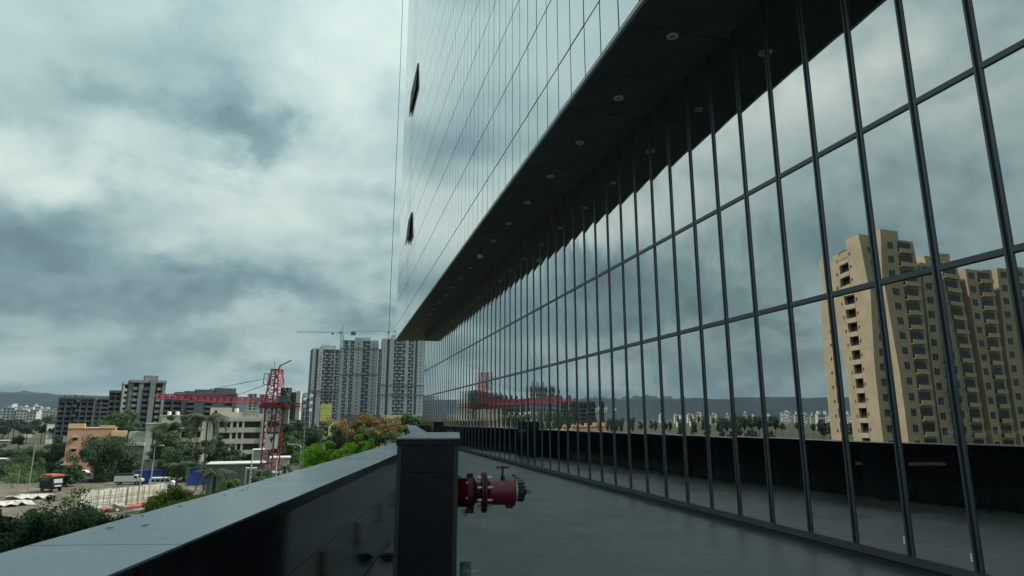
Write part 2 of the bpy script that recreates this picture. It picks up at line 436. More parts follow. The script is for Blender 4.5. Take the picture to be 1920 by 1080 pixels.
# ---------------------------------------------------------------- mesh helpers
class MB:
    """Collects faces (with material slots) and links them as one mesh object."""
    def __init__(self):
        self.v, self.f, self.mi = [], [], []

    def add(self, verts, faces, mi=0):
        k = len(self.v)
        self.v.extend([tuple(p) for p in verts])
        self.f.extend([tuple(i + k for i in f) for f in faces])
        self.mi.extend([mi] * len(faces))
        return self

    def box(self, c, s, rz=0.0, mi=0, taper=1.0):
        hx, hy, hz = s[0] / 2, s[1] / 2, s[2] / 2
        ca, sa = math.cos(rz), math.sin(rz)
        vs = []
        for z, k in ((-hz, 1.0), (hz, taper)):
            for x, y in ((-hx, -hy), (hx, -hy), (hx, hy), (-hx, hy)):
                x, y = x * k, y * k
                vs.append((c[0] + x * ca - y * sa, c[1] + x * sa + y * ca, c[2] + z))
        return self.add(vs, [(0, 3, 2, 1), (4, 5, 6, 7), (0, 1, 5, 4), (1, 2, 6, 5), (2, 3, 7, 6), (3, 0, 4, 7)], mi)

    def b2(self, lo, hi, mi=0):
        return self.box([(a + b_) / 2 for a, b_ in zip(lo, hi)], [b_ - a for a, b_ in zip(lo, hi)], 0, mi)

    def prism(self, poly, z0, z1, mi=0):
        n = len(poly)
        vs = [(x, y, z0) for x, y in poly] + [(x, y, z1) for x, y in poly]
        fs = [tuple(range(n - 1, -1, -1)), tuple(range(n, 2 * n))] + [(i, (i + 1) % n, n + (i + 1) % n, n + i) for i in range(n)]
        return self.add(vs, fs, mi)

    def xprism(self, poly, y0, y1, mi=0):
        """Side profile in (x, z) pushed along y."""
        n = len(poly)
        vs = [(x, y0, z) for x, z in poly] + [(x, y1, z) for x, z in poly]
        fs = [tuple(range(n)), tuple(range(2 * n - 1, n - 1, -1))] + [(i, n + i, n + (i + 1) % n, (i + 1) % n) for i in range(n)]
        return self.add(vs, fs, mi)

    def rod(self, a, b_, r, n=6, r2=None, mi=0, cap=True):
        a, b_ = Vector(a), Vector(b_)
        d = b_ - a
        if d.length < 1e-6:
            return self
        q = d.to_track_quat('Z', 'Y').to_matrix()
        r2 = r if r2 is None else r2
        vs = []
        for p, rr in ((a, r), (b_, r2)):
            for i in range(n):
                t_ = 2 * PI * (i + 0.5) / n
                vs.append(p + q @ Vector((math.cos(t_) * rr, math.sin(t_) * rr, 0)))
        fs = [(i, (i + 1) % n, n + (i + 1) % n, n + i) for i in range(n)]
        if cap:
            fs += [tuple(range(n - 1, -1, -1)), tuple(range(n, 2 * n))]
        return self.add(vs, fs, mi)

    def path(self, pts, r, n=6, mi=0):
        for i in range(len(pts) - 1):
            ra = r[i] if isinstance(r, (list, tuple)) else r
            rb = r[i + 1] if isinstance(r, (list, tuple)) else r
            self.rod(pts[i], pts[i + 1], ra, n, rb, mi, cap=(i in (0, len(pts) - 2)))
        return self

    def lathe(self, prof, origin, axis, n=24, mi=0):
        """prof: (distance along axis, radius) pairs."""
        o_ = Vector(origin)
        q = Vector(axis).to_track_quat('Z', 'Y').to_matrix()
        vs = []
        for h, rr in prof:
            for i in range(n):
                t_ = 2 * PI * i / n
                vs.append(o_ + q @ Vector((math.cos(t_) * rr, math.sin(t_) * rr, h)))
        fs = []
        for k in range(len(prof) - 1):
            for i in range(n):
                fs.append((k * n + i, k * n + (i + 1) % n, (k + 1) * n + (i + 1) % n, (k + 1) * n + i))
        fs += [tuple(range(n - 1, -1, -1)), tuple(range((len(prof) - 1) * n, len(prof) * n))]
        return self.add(vs, fs, mi)

    def torus(self, c, r, t_, axis, n=14, m_=6, mi=0, squash=1.0):
        c = Vector(c)
        q = Vector(axis).to_track_quat('Z', 'Y').to_matrix()
        vs = []
        for i in range(n):
            A = 2 * PI * i / n
            for j in range(m_):
                B = 2 * PI * j / m_
                vs.append(c + q @ Vector(((r + t_ * math.cos(B)) * math.cos(A) * squash, (r + t_ * math.cos(B)) * math.sin(A), t_ * math.sin(B))))
        fs = [(i * m_ + j, ((i + 1) % n) * m_ + j, ((i + 1) % n) * m_ + (j + 1) % m_, i * m_ + (j + 1) % m_) for i in range(n) for j in range(m_)]
        return self.add(vs, fs, mi)

    def mesh(self, name, mats, smooth=False):
        me = bpy.data.meshes.new(name)
        me.from_pydata(self.v, [], self.f)
        for m in (mats if isinstance(mats, (list, tuple)) else [mats]):
            me.materials.append(m)
        if any(self.mi):
            me.polygons.foreach_set('material_index', self.mi)
        if smooth:
            me.polygons.foreach_set('use_smooth', [True] * len(me.polygons))
        me.update()
        return me

    def build(self, name, mats, parent=None, smooth=False, stuff=False):
        return obj(name, self.mesh(name, mats, smooth), parent, stuff)


def obj(name, me, parent=None, stuff=False, loc=None, rz=None):
    o_ = bpy.data.objects.new(name, me)
    COL.objects.link(o_)
    if parent is not None:
        o_.parent = parent
    if stuff:
        o_['kind'] = 'stuff'
    if loc is not None:
        o_.location = loc
    if rz is not None:
        o_.rotation_euler = (0, 0, rz)
    return o_


def tag(o_, label, cat, group=None):
    o_['label'] = label
    o_['category'] = cat
    if group:
        o_['group'] = group
    return o_


def thing(name, label, cat, loc=(0, 0, 0), rz=0.0, group=None):
    o_ = bpy.data.objects.new(name, None)
    o_.empty_display_size = 0.2
    COL.objects.link(o_)
    o_.location = loc
    o_.rotation_euler = (0, 0, rz)
    return tag(o_, label, cat, group)


def struct(o_):
    o_['kind'] = 'structure'
    return o_


def dup(root, loc, rz=0.0, scale=None, label=None):
    r_ = root.copy()
    COL.objects.link(r_)
    r_.location = loc
    r_.rotation_euler = (0, 0, rz)
    if scale is not None:
        r_.scale = (scale,) * 3 if isinstance(scale, (int, float)) else scale
    if label:
        r_['label'] = label
    for ch in list(root.children):
        c_ = ch.copy()
        COL.objects.link(c_)
        c_.parent = r_
        for gch in list(ch.children):
            d_ = gch.copy()
            COL.objects.link(d_)
            d_.parent = c_
    return r_

# ================================================================ SETTING: ground, hills, yard, road
mb = MB()
ring = []
N_ = 72
rads = [0, 60, 140, 260, 420, 700, 1200, 2200, 4500, 9000]
vs, fs = [(0, 0, GROUND)], []
for r_ in rads[1:]:
    for i in range(N_):
        a = 2 * PI * i / N_
        x, y = r_ * math.sin(a), r_ * math.cos(a)
        z = GROUND + (mnoise.noise(Vector((x * 0.004, y * 0.004, 1.3))) * 1.2 if 150 < r_ < 3000 else 0)
        z += 7.5 * min(1.0, max(0.0, (r_ - 260) / 700.0))          # the plain rises gently towards the hills
        vs.append((x, y, z))
for i in range(N_):
    fs.append((0, 1 + (i + 1) % N_, 1 + i))
for k in range(len(rads) - 2):
    for i in range(N_):
        a, b_ = 1 + k * N_ + i, 1 + k * N_ + (i + 1) % N_
        fs.append((a, b_, b_ + N_, a + N_))
mb.add(vs, fs)
struct(mb.build('ground', M['ground'], smooth=True))


def sheet(name, pts, mat, lift):
    """A ground sheet given by photo points standing on the ground plane."""
    poly = []
    for (x, y) in pts:
        r_ = ray(x, y)
        k = (GROUND - CAM.z) / r_.z
        poly.append((CAM.x + r_.x * k, CAM.y + r_.y * k))
    m_ = MB()
    m_.add([(x, y, GROUND + lift) for x, y in poly], [tuple(range(len(poly)))])
    o_ = m_.build(name, mat)
    me = o_.data
    if me.polygons[0].normal.z < 0:
        me.flip_normals()
    return struct(o_)


sheet('yard', [(-160, 990), (140, 985), (330, 960), (520, 925), (600, 905), (560, 880), (430, 886), (300, 893), (150, 898), (-160, 912)], M['earth'], 0.12)
sheet('road', [(-200, 911), (150, 902), (300, 896.5), (430, 890), (600, 876), (600, 871), (430, 882), (300, 889), (150, 893.5), (-200, 899)], M['asphalt'], 0.2)
sheet('grass_field', [(-260, 860), (100, 852), (330, 830), (330, 818), (100, 822), (-260, 822)], M['field'], 0.25)


def ridge(name, dist, depth, a0, a1, top, amp, seed, mat, n=150, plateau=0.75):
    """A long hill: crest height follows noise, slopes fall both ways."""
    m_ = MB()
    rows = [(-1.0, 0.0), (-0.62, 0.30), (-0.36, 0.72), (-0.2, 1.0), (0.2, 1.0), (1.0, 0.0)]
    vs_, fs_ = [], []
    for i in range(n + 1):
        a = R(a0 + (a1 - a0) * i / n)
        nz = mnoise.fractal(Vector((i * 9.0 / n * (a1 - a0) / 40, seed, 0.3)), 0.9, 2.1, 5)
        end = min(1.0, min(i, n - i) / (n * 0.08))
        h = (top + amp * nz) * end
        for rr, hh in rows:
            d_ = dist + rr * depth + 40 * mnoise.noise(Vector((i * 0.7, rr * 3, seed)))
            hz = h * hh * (1 + 0.10 * mnoise.noise(Vector((i * 0.31, rr * 5.0, seed + 4))) * (0 if hh == 1.0 else 1))
            vs_.append((d_ * math.sin(a), d_ * math.cos(a), -6 + hz))
    k = len(rows)
    for i in range(n):
        for j in range(k - 1):
            fs_.append((i * k + j, (i + 1) * k + j, (i + 1) * k + j + 1, i * k + j + 1))
    m_.add(vs_, fs_)
    o_ = m_.build(name, mat, smooth=True)
    return struct(o_)


ridge('hills', 2700, 420, -100, 14, 84, 2.5, 2.0, M['hill'])
ridge('hills', 4200, 420, -34, 20, 118, 60, 8.4, M['hill'], n=220)

hz_m, g = new_mat('air_haze')
pv = g.n('ShaderNodeVolumePrincipled')
pv.inputs['Color'].default_value = (0.62, 0.82, 1.0, 1)
pv.inputs['Density'].default_value = 0.00006
pv.inputs['Anisotropy'].default_value = 0.0
o = g.n('ShaderNodeOutputMaterial')
g.put(o.inputs['Volume'], pv.outputs[0])
hzo = MB().b2((-6000, -6000, GROUND - 3), (6000, 6000, 320)).build('haze', hz_m)
hzo['kind'] = 'stuff'
hzo['label'] = 'thin bluish haze over the whole place'

# ================================================================ THE OFFICE BUILDING
DX = 6.35                   # glass line of the lower storeys
TX = 4.43                   # overhanging glass face above
S0, S1 = 5.28 - 15 * 0.797, 49.9
ZS = 8.38                   # soffit
ZT1, ZT2 = 3.34, 5.345      # transoms
office = thing('office_building', 'dark glass office block with reflective curtain wall and pale glazed storeys overhanging it', 'office building')

mull_s = [5.28 + 0.797 * k for k in range(-15, 57)]
# --- glass panes of the lower curtain wall, each slightly pillowed as the sealed units are
def pane_mesh(w, h, amp, tx, tz):
    m_ = MB()
    ny, nz = 6, 6
    vs_, fs_ = [], []
    for j in range(nz + 1):
        for i in range(ny + 1):
            u, v = i / ny * 2 - 1, j / nz * 2 - 1
            dx = -amp * (1 - u * u) * (1 - v * v * v * v) + tx * u * w / 2 + tz * v * h / 2
            vs_.append((dx, u * w / 2, v * h / 2))
    for j in range(nz):
        for i in range(ny):
            a = j * (ny + 1) + i
            fs_.append((a, a + ny + 1, a + ny + 2, a + 1))
    m_.add(vs_, fs_)
    return m_.mesh('glass_pane', M['pane'], True)


rnd = random.Random(3)
rows_z = [(0.17, ZT1 - 0.035), (ZT1 + 0.035, ZT2 - 0.035), (ZT2 + 0.035, ZS)]
for (za, zb) in rows_z:
    var = [pane_mesh(0.797 - 0.088, zb - za, a, rnd.uniform(-0.0026, 0.0026), rnd.uniform(-0.0016, 0.0016))
           for a in (0.0019, 0.0023, 0.0016, 0.0021, 0.0027, 0.0014, 0.0025, 0.0020, 0.0017)]
    for k in range(len(mull_s) - 1):
        obj('glass_pane', var[rnd.randrange(9)], office, loc=(DX, mull_s[k] + 0.3985, (za + zb) / 2))
# --- mullions: two grey frames with a dark channel between
mm = MB()
mm.b2((-0.014, -0.044, 0.17), (0.07, -0.019, ZS), 0)
mm.b2((-0.014, 0.019, 0.17), (0.07, 0.044, ZS), 0)
mm.b2((-0.004, -0.019, 0.17), (0.07, 0.019, ZS), 1)
mme = mm.mesh('mullion', [M['alu'], M['gasket']])
tr = MB()
tr.b2((-0.013, 0.044, -0.035), (0.06, 0.753, 0.030), 0)
tr.b2((-0.005, 0.044, -0.052), (0.06, 0.753, -0.035), 1)
trm = tr.mesh('transom', [M['alu'], M['gasket']])
si = MB()
si.b2((-0.018, -0.0495, 0.075), (0.06, 0.7465, 0.168), 0)
si.b2((-0.016, -0.0495, 0.062), (0.06, 0.7465, 0.075), 1)
sim = si.mesh('sill', [M['alu'], M['gasket']])
for k, s in enumerate(mull_s):
    obj('mullion', mme, office, loc=(DX, s, 0))
    if k < len(mull_s) - 1:
        obj('transom', trm, office, loc=(DX, s, ZT1))
        obj('transom', trm, office, loc=(DX, s, ZT2))
        obj('sill', sim, office, loc=(DX, s, 0))
MB().b2((DX + 0.0, S0, -0.3), (DX + 0.25, S1 + 0.05, 0.062)).build('plinth', M['plinth'], office)
# --- soffit
sp = MB()
sp.b2((0, 0.008, 0), (DX - TX + 1.2, 1.586, 0.03))
spm = [sp.mesh('soffit_panel', M['soffit']), sp.mesh('soffit_panel', M['soffit2'])]
k = 0
s = -12.0
while s < 54.5:
    obj('soffit_panel', spm[(k * 7 // 3) % 2], office, loc=(TX + 0.05, s, ZS + rnd.uniform(0, 0.002)))
    s += 1.594
    k += 1
MB().b2((TX - 0.012, -12, ZS - 0.012), (TX + 0.048, 54.8, ZS + 0.048)).build('edge_trim', M['trim'], office)
# --- glass panels of the overhanging face
up_s = [9.04 + 0.797 * k for k in range(-26, 58)] + [54.8]
up_z = [ZS + 0.062, 9.60] + [9.60 + 2.03 * k for k in range(1, 19)]
flaps = [(43.51, 48.29, 26.2, 28.3, 0.11), (44.31, 46.70, 14.72, 16.6, 0.16)]
cells = []
for i in range(len(up_s) - 1):
    for j in range(len(up_z) - 1):
        sm, zm = (up_s[i] + up_s[i + 1]) / 2, (up_z[j] + up_z[j + 1]) / 2
        d = math.dist((TX, sm, zm), CAM)
        fwd = TX * math.sin(YAW) + sm * math.cos(YAW)
        dir_ = Vector((TX, sm, zm - CAM.z))
        xr = dir_.x * math.cos(YAW) - dir_.y * math.sin(YAW)
        ang_up = math.atan2(zm - CAM.z, fwd)
        vis = fwd > 1 and ang_up < R(37.5) and abs(xr / fwd) < 0.85
        size = (up_s[i + 1] - up_s[i]) * (up_z[j + 1] - up_z[j]) * TX / d ** 3 if vis else 0.0
        cells.append((size, i, j))
cells.sort(reverse=True)
big = set((i, j) for _, i, j in cells[:300])
cache = {}
rest = MB()
for _, i, j in cells:
    w, h = up_s[i + 1] - up_s[i], up_z[j + 1] - up_z[j]
    g_ = 0.022
    rr = random.Random(i * 131 + j)
    ty, tz = rr.gauss(0, 0.0022), rr.gauss(0, 0.0012)
    vs_ = []
    for xx in (0, 0.04):
        for yy, z2 in ((-1, -1), (1, -1), (1, 1), (-1, 1)):
            vs_.append((xx + yy * ty * w / 2 + z2 * tz * h / 2, yy * (w / 2 - g_), z2 * (h / 2 - g_)))
    fs_ = [(0, 3, 2, 1), (4, 5, 6, 7), (0, 1, 5, 4), (1, 2, 6, 5), (2, 3, 7, 6), (3, 0, 4, 7)]
    c_ = (TX, (up_s[i] + up_s[i + 1]) / 2, (up_z[j] + up_z[j + 1]) / 2)
    if (i, j) in big:
        o_ = MB().add(vs_, fs_).build('facade_panel', M['clad'], office)
        o_.location = c_
    else:
        rest.add([(c_[0] + a, c_[1] + b_, c_[2] + c2) for a, b_, c2 in vs_], fs_)
rest.build('facade_panels_beyond'.replace('panels', 'panel'), M['clad'], office, stuff=True)
for (s0, s1, z0, z1, out) in flaps:
    fr = MB()
    fr.b2((TX - 0.012, s0, z0), (TX - 0.002, s1, z1), 0)
    fr.build('vent_opening', M['gasket'], office)
    fl = MB()
    n_ = 3
    fl.add([(TX - 0.02, s0, z1), (TX - 0.02, s1, z1), (TX - out, s1, z0 - 0.04), (TX - out, s0, z0 - 0.04),
            (TX - 0.06, s0, z1), (TX - 0.06, s1, z1), (TX - out - 0.04, s1, z0 - 0.04), (TX - out - 0.04, s0, z0 - 0.04)],
           [(0, 1, 2, 3), (0, 4, 5, 1), (1, 5, 6, 2), (2, 6, 7, 3), (3, 7, 4, 0)], 0)
    fl.add([(TX - 0.0605, s0, z1), (TX - 0.0605, s1, z1), (TX - out - 0.0405, s1, z0 - 0.04), (TX - out - 0.0405, s0, z0 - 0.04)], [(3, 2, 1, 0)], 0)
    fl.build('vent_window', [M['gasket']], office)
# --- bodies behind
MB().b2((TX + 0.08, -12, ZS + 0.07), (24, 54.75, 46.15)).build('core', M['core'], office)
MB().b2((DX + 0.25, S0, -0.05), (19, S1, 0.06)).build('interior_floor', M['int_floor'], office)
MB().b2((DX + 0.1, S0, ZS + 0.035), (19, S1, ZS + 0.065)).build('interior_ceiling', M['int_wall'], office)
iw = MB()
iw.b2((15.5, S0, 0.06), (15.7, S1, ZS + 0.03))
iw.b2((DX + 0.09, S1 - 0.10, 0.06), (15.5, S1, ZS + 0.03))
iw.b2((DX + 0.09, S0, 0.06), (15.5, S0 + 0.1, ZS + 0.03))
iw.build('interior_wall', M['int_wall'], office)
for s in (7.9, 10.2, 12.0, 14.6, 17.3, 20.6, 25.0, 31.0, 38.0):
    MB().b2((7.7, s - 0.16, 0.06), (8.0, s + 0.16, ZS + 0.03)).build('interior_column', M['int_col'], office)
for s, z in ((mull_s[14] - 0.797 * 0 + 1.66, 0.33), (mull_s[14] + 0.86, 0.30)):
    MB().b2((DX - 0.010, s - 0.012, z - 0.04), (DX - 0.004, s + 0.012, z + 0.04)).build('sticker', M['white'], office)

# recessed lights in the soffit: pale ring with a dark cup
M['ring'] = surf('downlight_ring', (0.60, 0.60, 0.58), 0.4)
dl_ring = MB().lathe([(-0.004, 0.060), (-0.014, 0.066), (-0.016, 0.098), (-0.006, 0.104), (0.004, 0.104)], (0, 0, 0), (0, 0, 1), 24).mesh('ring', M['ring'], True)
dl_cup = MB().lathe([(-0.009, 0.058), (-0.006, 0.058)], (0, 0, 0), (0, 0, 1), 20).mesh('lens', M['lampgrey'])
for k in range(-3, 19):
    t_ = thing('downlight', 'small round downlight with pale ring recessed in the row along the dark soffit', 'downlight', (5.39, 8.87 + 2.27 * k, ZS), 0,
               'downlights along the soffit')
    obj('ring', dl_ring, t_)
    obj('lens', dl_cup, t_)
p_ = CAM + ray(901, 474) * ((8.2 - CAM.z) / ray(901, 474).z)
cc = thing('security_camera', 'small pale camera hanging on a short stem under the dark soffit', 'security camera', (p_.x, p_.y, ZS))
MB().rod((0, 0, 0), (0, 0, -0.22), 0.022, 8).build('stem', M['steel_dk'], cc)
MB().lathe([(-0.24, 0.03), (-0.27, 0.10), (-0.36, 0.12), (-0.42, 0.09)], (0, 0, 0), (0, 0, 1), 14).build('housing', M['offwhite'], cc, smooth=True)
MB().lathe([(-0.421, 0.08), (-0.47, 0.06), (-0.50, 0.02)], (0, 0, 0), (0, 0, 1), 14).build('lens', M['carglass'], cc, smooth=True)

# dim tubes hanging inside behind the glass
em, g = new_mat('tube_light_glow')
e_ = g.n('ShaderNodeEmission')
e_.inputs[0].default_value = (1.0, 0.96, 0.88, 1)
e_.inputs[1].default_value = 0.16
o_ = g.n('ShaderNodeOutputMaterial')
g.put(o_.inputs[0], e_.outputs[0])
M['tube'] = em
for k, (x, y) in enumerate(((1530, 648), (1400, 655), (1345, 612), (1850, 810), (1715, 870), (1640, 868))):
    r_ = ray(x, y)
    q = CAM + r_ * ((9.2 + 0.5 * (k % 3)) / r_.x)
    t_ = thing('tube_light', 'faint white tube light glowing inside behind the reflective glass', 'tube light', q, R(20 + 15 * k), 'tube lights inside the lower storeys')
    MB().box((0, 0, 0), (0.06, 1.1, 0.05)).build('tube', M['tube'], t_)
    MB().box((0, 0, 0.055), (0.10, 1.16, 0.05)).build('batten', M['lampgrey'], t_)

# cable hanging beside the far end of the tower
ca = CAM + ray(742, 320) * (53.5 / ray(742, 320).y)
cb = MB()
for k in range(24):
    z0, z1 = -2 + k * 2.2, -2 + (k + 1) * 2.2
    cb.rod((ca.x - 0.03 * math.sin(k * 0.3), ca.y, z0), (ca.x - 0.03 * math.sin((k + 1) * 0.3), ca.y, z1), 0.022, 5, cap=False)
tag(cb.build('hanging_cable', M['steel_dk']), 'thin dark cable hanging straight down just beyond the far end of the tower', 'cable')

# ================================================================ TERRACE
def near_in(s):
    return 0.2247 * s - 1.323


def far_in(s):
    return 0.0969 * s + 0.877


SC_ = 17.2                                     # the parapet's bend
CW = 0.58                                      # coping width
bend = Vector((near_in(SC_), SC_, 0))
un = Vector((0.2247, 1, 0)).normalized()       # along the near stretch
nn = Vector((un.y, -un.x, 0))                  # inwards
uf = Vector((0.0969, 1, 0)).normalized()
nf = Vector((uf.y, -uf.x, 0))
end_far = Vector((far_in(47.4), 47.4, 0))
start = Vector((near_in(-9), -9, 0))
out_n = lambda p: p - nn * CW
out_f = lambda p: p - nf * CW
bo = Vector((bend.x - CW * 1.0, bend.y + 0.05, 0))
poly = [(DX + 0.1, -9), (DX + 0.1, 49.9), (DX, 49.9), (DX - 0.02, 47.9), (end_far.x - 0.3, 47.9)] + \
       [(out_f(end_far).x + 0.03, 47.4), (bo.x + 0.03, bo.y), (out_n(start).x + 0.03, -9)]
poly_floor = [(x, y) for x, y in poly]
m_ = MB()
m_.add([(x, y, 0.0) for x, y in poly_floor], [tuple(range(len(poly_floor)))])
tf = m_.build('terrace_floor', M['joint'])
if tf.data.polygons[0].normal.z < 0:
    tf.data.flip_normals()
struct(tf)
tf.location.z = -0.004


def clip(poly_, px, py, nx, ny):
    """Keep the side of the line through (px, py) that the normal points to."""
    out_ = []
    for i in range(len(poly_)):
        a_, b_ = poly_[i], poly_[(i + 1) % len(poly_)]
        da = (a_[0] - px) * nx + (a_[1] - py) * ny
        db = (b_[0] - px) * nx + (b_[1] - py) * ny
        if da >= 0:
            out_.append(a_)
        if (da >= 0) != (db >= 0):
            k_ = da / (da - db)
            out_.append((a_[0] + (b_[0] - a_[0]) * k_, a_[1] + (b_[1] - a_[1]) * k_))
    return out_


rs = random.Random(19)
SLA, SLB = 1.62, 0.92
for i in range(-7, 34):
    for j in range(-1, 14):
        a0_ = i * SLA + (j % 2) * 0.0
        b0_ = j * SLB
        for (oa, ob, half) in ((bend, un, 0), (bend, un, 1)):
            n_ = Vector((ob.y, -ob.x, 0))
            g2_ = 0.0011
            rect = []
            for da, db in ((g2_, g2_), (g2_, SLB - g2_), (SLA - g2_, SLB - g2_), (SLA - g2_, g2_)):
                v_ = Vector((near_in(-9), -9, 0)) + un * (a0_ + da) + n_ * (b0_ + db)
                rect.append((v_.x, v_.y))
            q_ = clip(rect, DX - 0.004, 0, -1, 0)
            q_ = clip(q_, 0, -8.9, 0, 1) if q_ else q_
            q_ = clip(q_, 0, 47.9, 0, -1) if q_ else q_
            if half == 0:
                q_ = clip(q_, 0, SC_, 0, -1) if q_ else q_
                q_ = clip(q_, bend.x + nn.x * -0.03, bend.y + nn.y * -0.03, nn.x, nn.y) if q_ else q_
            else:
                q_ = clip(q_, 0, SC_, 0, 1) if q_ else q_
                q_ = clip(q_, bend.x + nf.x * -0.03, bend.y + nf.y * -0.03, nf.x, nf.y) if q_ else q_
            if len(q_) < 3:
                continue
            ar = sum(q_[k][0] * q_[(k + 1) % len(q_)][1] - q_[(k + 1) % len(q_)][0] * q_[k][1] for k in range(len(q_))) / 2
            if abs(ar) < 0.002:
                continue
            if ar < 0:
                q_ = q_[::-1]
            tx_, ty_, tz_ = rs.gauss(0, 0.0006), rs.gauss(0, 0.0006), rs.uniform(0.0035, 0.0045)
            cx_ = sum(v_[0] for v_ in q_) / len(q_)
            cy_ = sum(v_[1] for v_ in q_) / len(q_)
            m2 = MB()
            k_ = len(q_)
            top_ = [(x, y, tz_ + (x - cx_) * tx_ + (y - cy_) * ty_) for x, y in q_]
            m2.add(top_ + [(x, y, -0.001) for x, y in q_], [tuple(range(k_))] + [(k, k_ + k, k_ + (k + 1) % k_, (k + 1) % k_) for k in range(k_)])
            m2.build('paving_slab', M['terrace'], tf)
m_ = MB()
m_.prism(poly_floor[::-1], GROUND - 0.5, -0.02)
struct(m_.build('terrace_podium', M['podium']))

COP_Z = 1.18
par = thing('parapet_wall', 'long polished black granite parapet with grey stone coping along the terrace edge', 'parapet', tuple(start))
par_o = Vector(start)


def along(a, b_, step):
    n_ = max(1, round((b_ - a).length / step))
    return [a.lerp(b_, k / n_) for k in range(n_ + 1)]


rnd = random.Random(11)


def stretch(a, b_, u, n, cop_first=0.0):
    """Coping stones and two rows of wall slabs from A to B; n points to the terrace."""
    L = (b_ - a).length
    t_ = -cop_first
    k = 0
    while t_ < L - 0.05:
        t0, t1 = max(0, t_) + 0.0035, min(L, t_ + 1.39) - 0.0035
        p0, p1 = a + u * t0 - par_o, a + u * t1 - par_o
        dz = rnd.uniform(-0.0015, 0.0015)
        m2 = MB()
        q = [(p0 + n * 0.03), (p1 + n * 0.03), (p1 - n * (CW + 0.02)), (p0 - n * (CW + 0.02))]
        m2.prism([(v.x, v.y) for v in q][::-1] if (q[1] - q[0]).cross(q[2] - q[0]).z < 0 else [(v.x, v.y) for v in q], COP_Z - 0.010 + dz, COP_Z + dz)
        m2.build('coping_stone', M['coping' if k % 2 else 'coping2'], par)
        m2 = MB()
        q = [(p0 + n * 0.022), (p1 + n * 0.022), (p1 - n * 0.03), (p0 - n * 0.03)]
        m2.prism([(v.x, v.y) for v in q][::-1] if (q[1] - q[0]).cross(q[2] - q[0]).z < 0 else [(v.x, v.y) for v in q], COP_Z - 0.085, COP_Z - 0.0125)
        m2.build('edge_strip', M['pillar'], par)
        t_ += 1.39
        k += 1
    k = 0
    t_ = -0.35
    while t_ < L - 0.05:
        t0, t1 = max(0, t_) + 0.002, min(L, t_ + 1.19) - 0.002
        for z0, z1 in ((0.012, 0.672), (0.677, COP_Z - 0.088)):
            p0, p1 = a + u * t0 - par_o, a + u * t1 - par_o
            dd = rnd.uniform(0, 0.0015)
            m2 = MB()
            q = [p0 - n * dd, p1 - n * dd, p1 - n * 0.04, p0 - n * 0.04]
            m2.prism([(v.x, v.y) for v in q][::-1] if (q[1] - q[0]).cross(q[2] - q[0]).z < 0 else [(v.x, v.y) for v in q], z0, z1)
            m2.build('wall_slab', M['granite' if rnd.random() < 0.6 else 'granite2'], par)
        t_ += 1.19
        k += 1
    p0, p1 = a - par_o, b_ - par_o
    m2 = MB()
    q = [p0 - n * 0.042, p1 - n * 0.042, p1 - n * CW, p0 - n * CW]
    m2.prism([(v.x, v.y) for v in q][::-1] if (q[1] - q[0]).cross(q[2] - q[0]).z < 0 else [(v.x, v.y) for v in q], 0.0, COP_Z - 0.0150)
    m2.build('wall_core', M['joint'], par)


stretch(start, bend, un, nn, 0.15)
stretch(bend + uf * 0.12, end_far, uf, nf, 0.4)
e1 = Vector((DX - 0.06, 47.75, 0))
ue = (e1 - end_far - Vector((0.05, 0.35, 0))).normalized()
stretch(end_far + Vector((0.05, 0.35, 0)), e1, ue, Vector((ue.y, -ue.x, 0)), 0.2)

# ---------------------------------------------------------------- granite pillars with red fire inlets
PU = Vector((0.178, 0.984, 0)).normalized()
PW = Vector((PU.y, -PU.x, 0))


def make_pillar(label, loc, rz, length=1.8, wid=0.44, h=1.56):
    """Local x: right (towards the glass), local y: away from the terrace entrance."""
    t_ = thing('granite_pillar', label, 'pillar', loc, rz, 'black granite pillars holding fire inlets')
    hw = wid / 2
    MB().b2((-hw + 0.03, 0.03, 0), (hw - 0.03, length - 0.03, h - 0.06)).build('pillar_core', M['joint'], t_)
    zs = [0.004, h - 0.245, h - 0.055]
    for z0, z1 in zip(zs[:-1], zs[1:]):
        MB().b2((-hw + 0.034, 0, z0 + 0.003), (hw - 0.034, 0.028, z1)).build('front_slab', M['pillar'], t_)
        MB().b2((-hw + 0.034, length - 0.028, z0 + 0.003), (hw - 0.034, length, z1)).build('rear_slab', M['pillar'], t_)
        for sx in (-1, 1):
            MB().b2((sx * hw - (0.026 if sx > 0 else 0), 0.033, z0 + 0.003), (sx * hw + (0.026 if sx < 0 else 0), length - 0.033, z1)).build('side_slab', M['pillar'], t_)
    for sx in (-1, 1):
        for yy in (0, length):
            MB().b2((sx * hw - (0.030 if sx > 0 else 0) - 0.001, yy - 0.002 if yy == 0 else yy - 0.030, 0.004),
                    (sx * hw + (0.030 if sx < 0 else 0) + 0.001, yy + 0.030 if yy == 0 else yy + 0.002, h - 0.055)).build('corner_strip', M['plinth'], t_)
    MB().b2((-hw - 0.012, -0.014, h - 0.009), (hw + 0.012, length / 2 - 0.002, h)).build('cap_stone', M['coping'], t_)
    MB().b2((-hw - 0.012, length / 2 + 0.002, h - 0.009), (hw + 0.012, length + 0.014, h)).build('cap_stone', M['coping2'], t_)
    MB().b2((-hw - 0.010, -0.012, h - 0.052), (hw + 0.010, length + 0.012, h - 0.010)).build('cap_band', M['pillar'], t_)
    return t_


pil_loc = Vector((0.6375, 4.66, 0))
prz = math.atan2(PW.y, PW.x)
pillar = make_pillar('thick black granite pillar in the foreground with the red fire inlet on its side', pil_loc, prz)
pillar2 = dup(pillar, (4.15, 27.2, 0), R(-5.5), None, 'small far black granite pillar beside the glass wall where the terrace narrows')


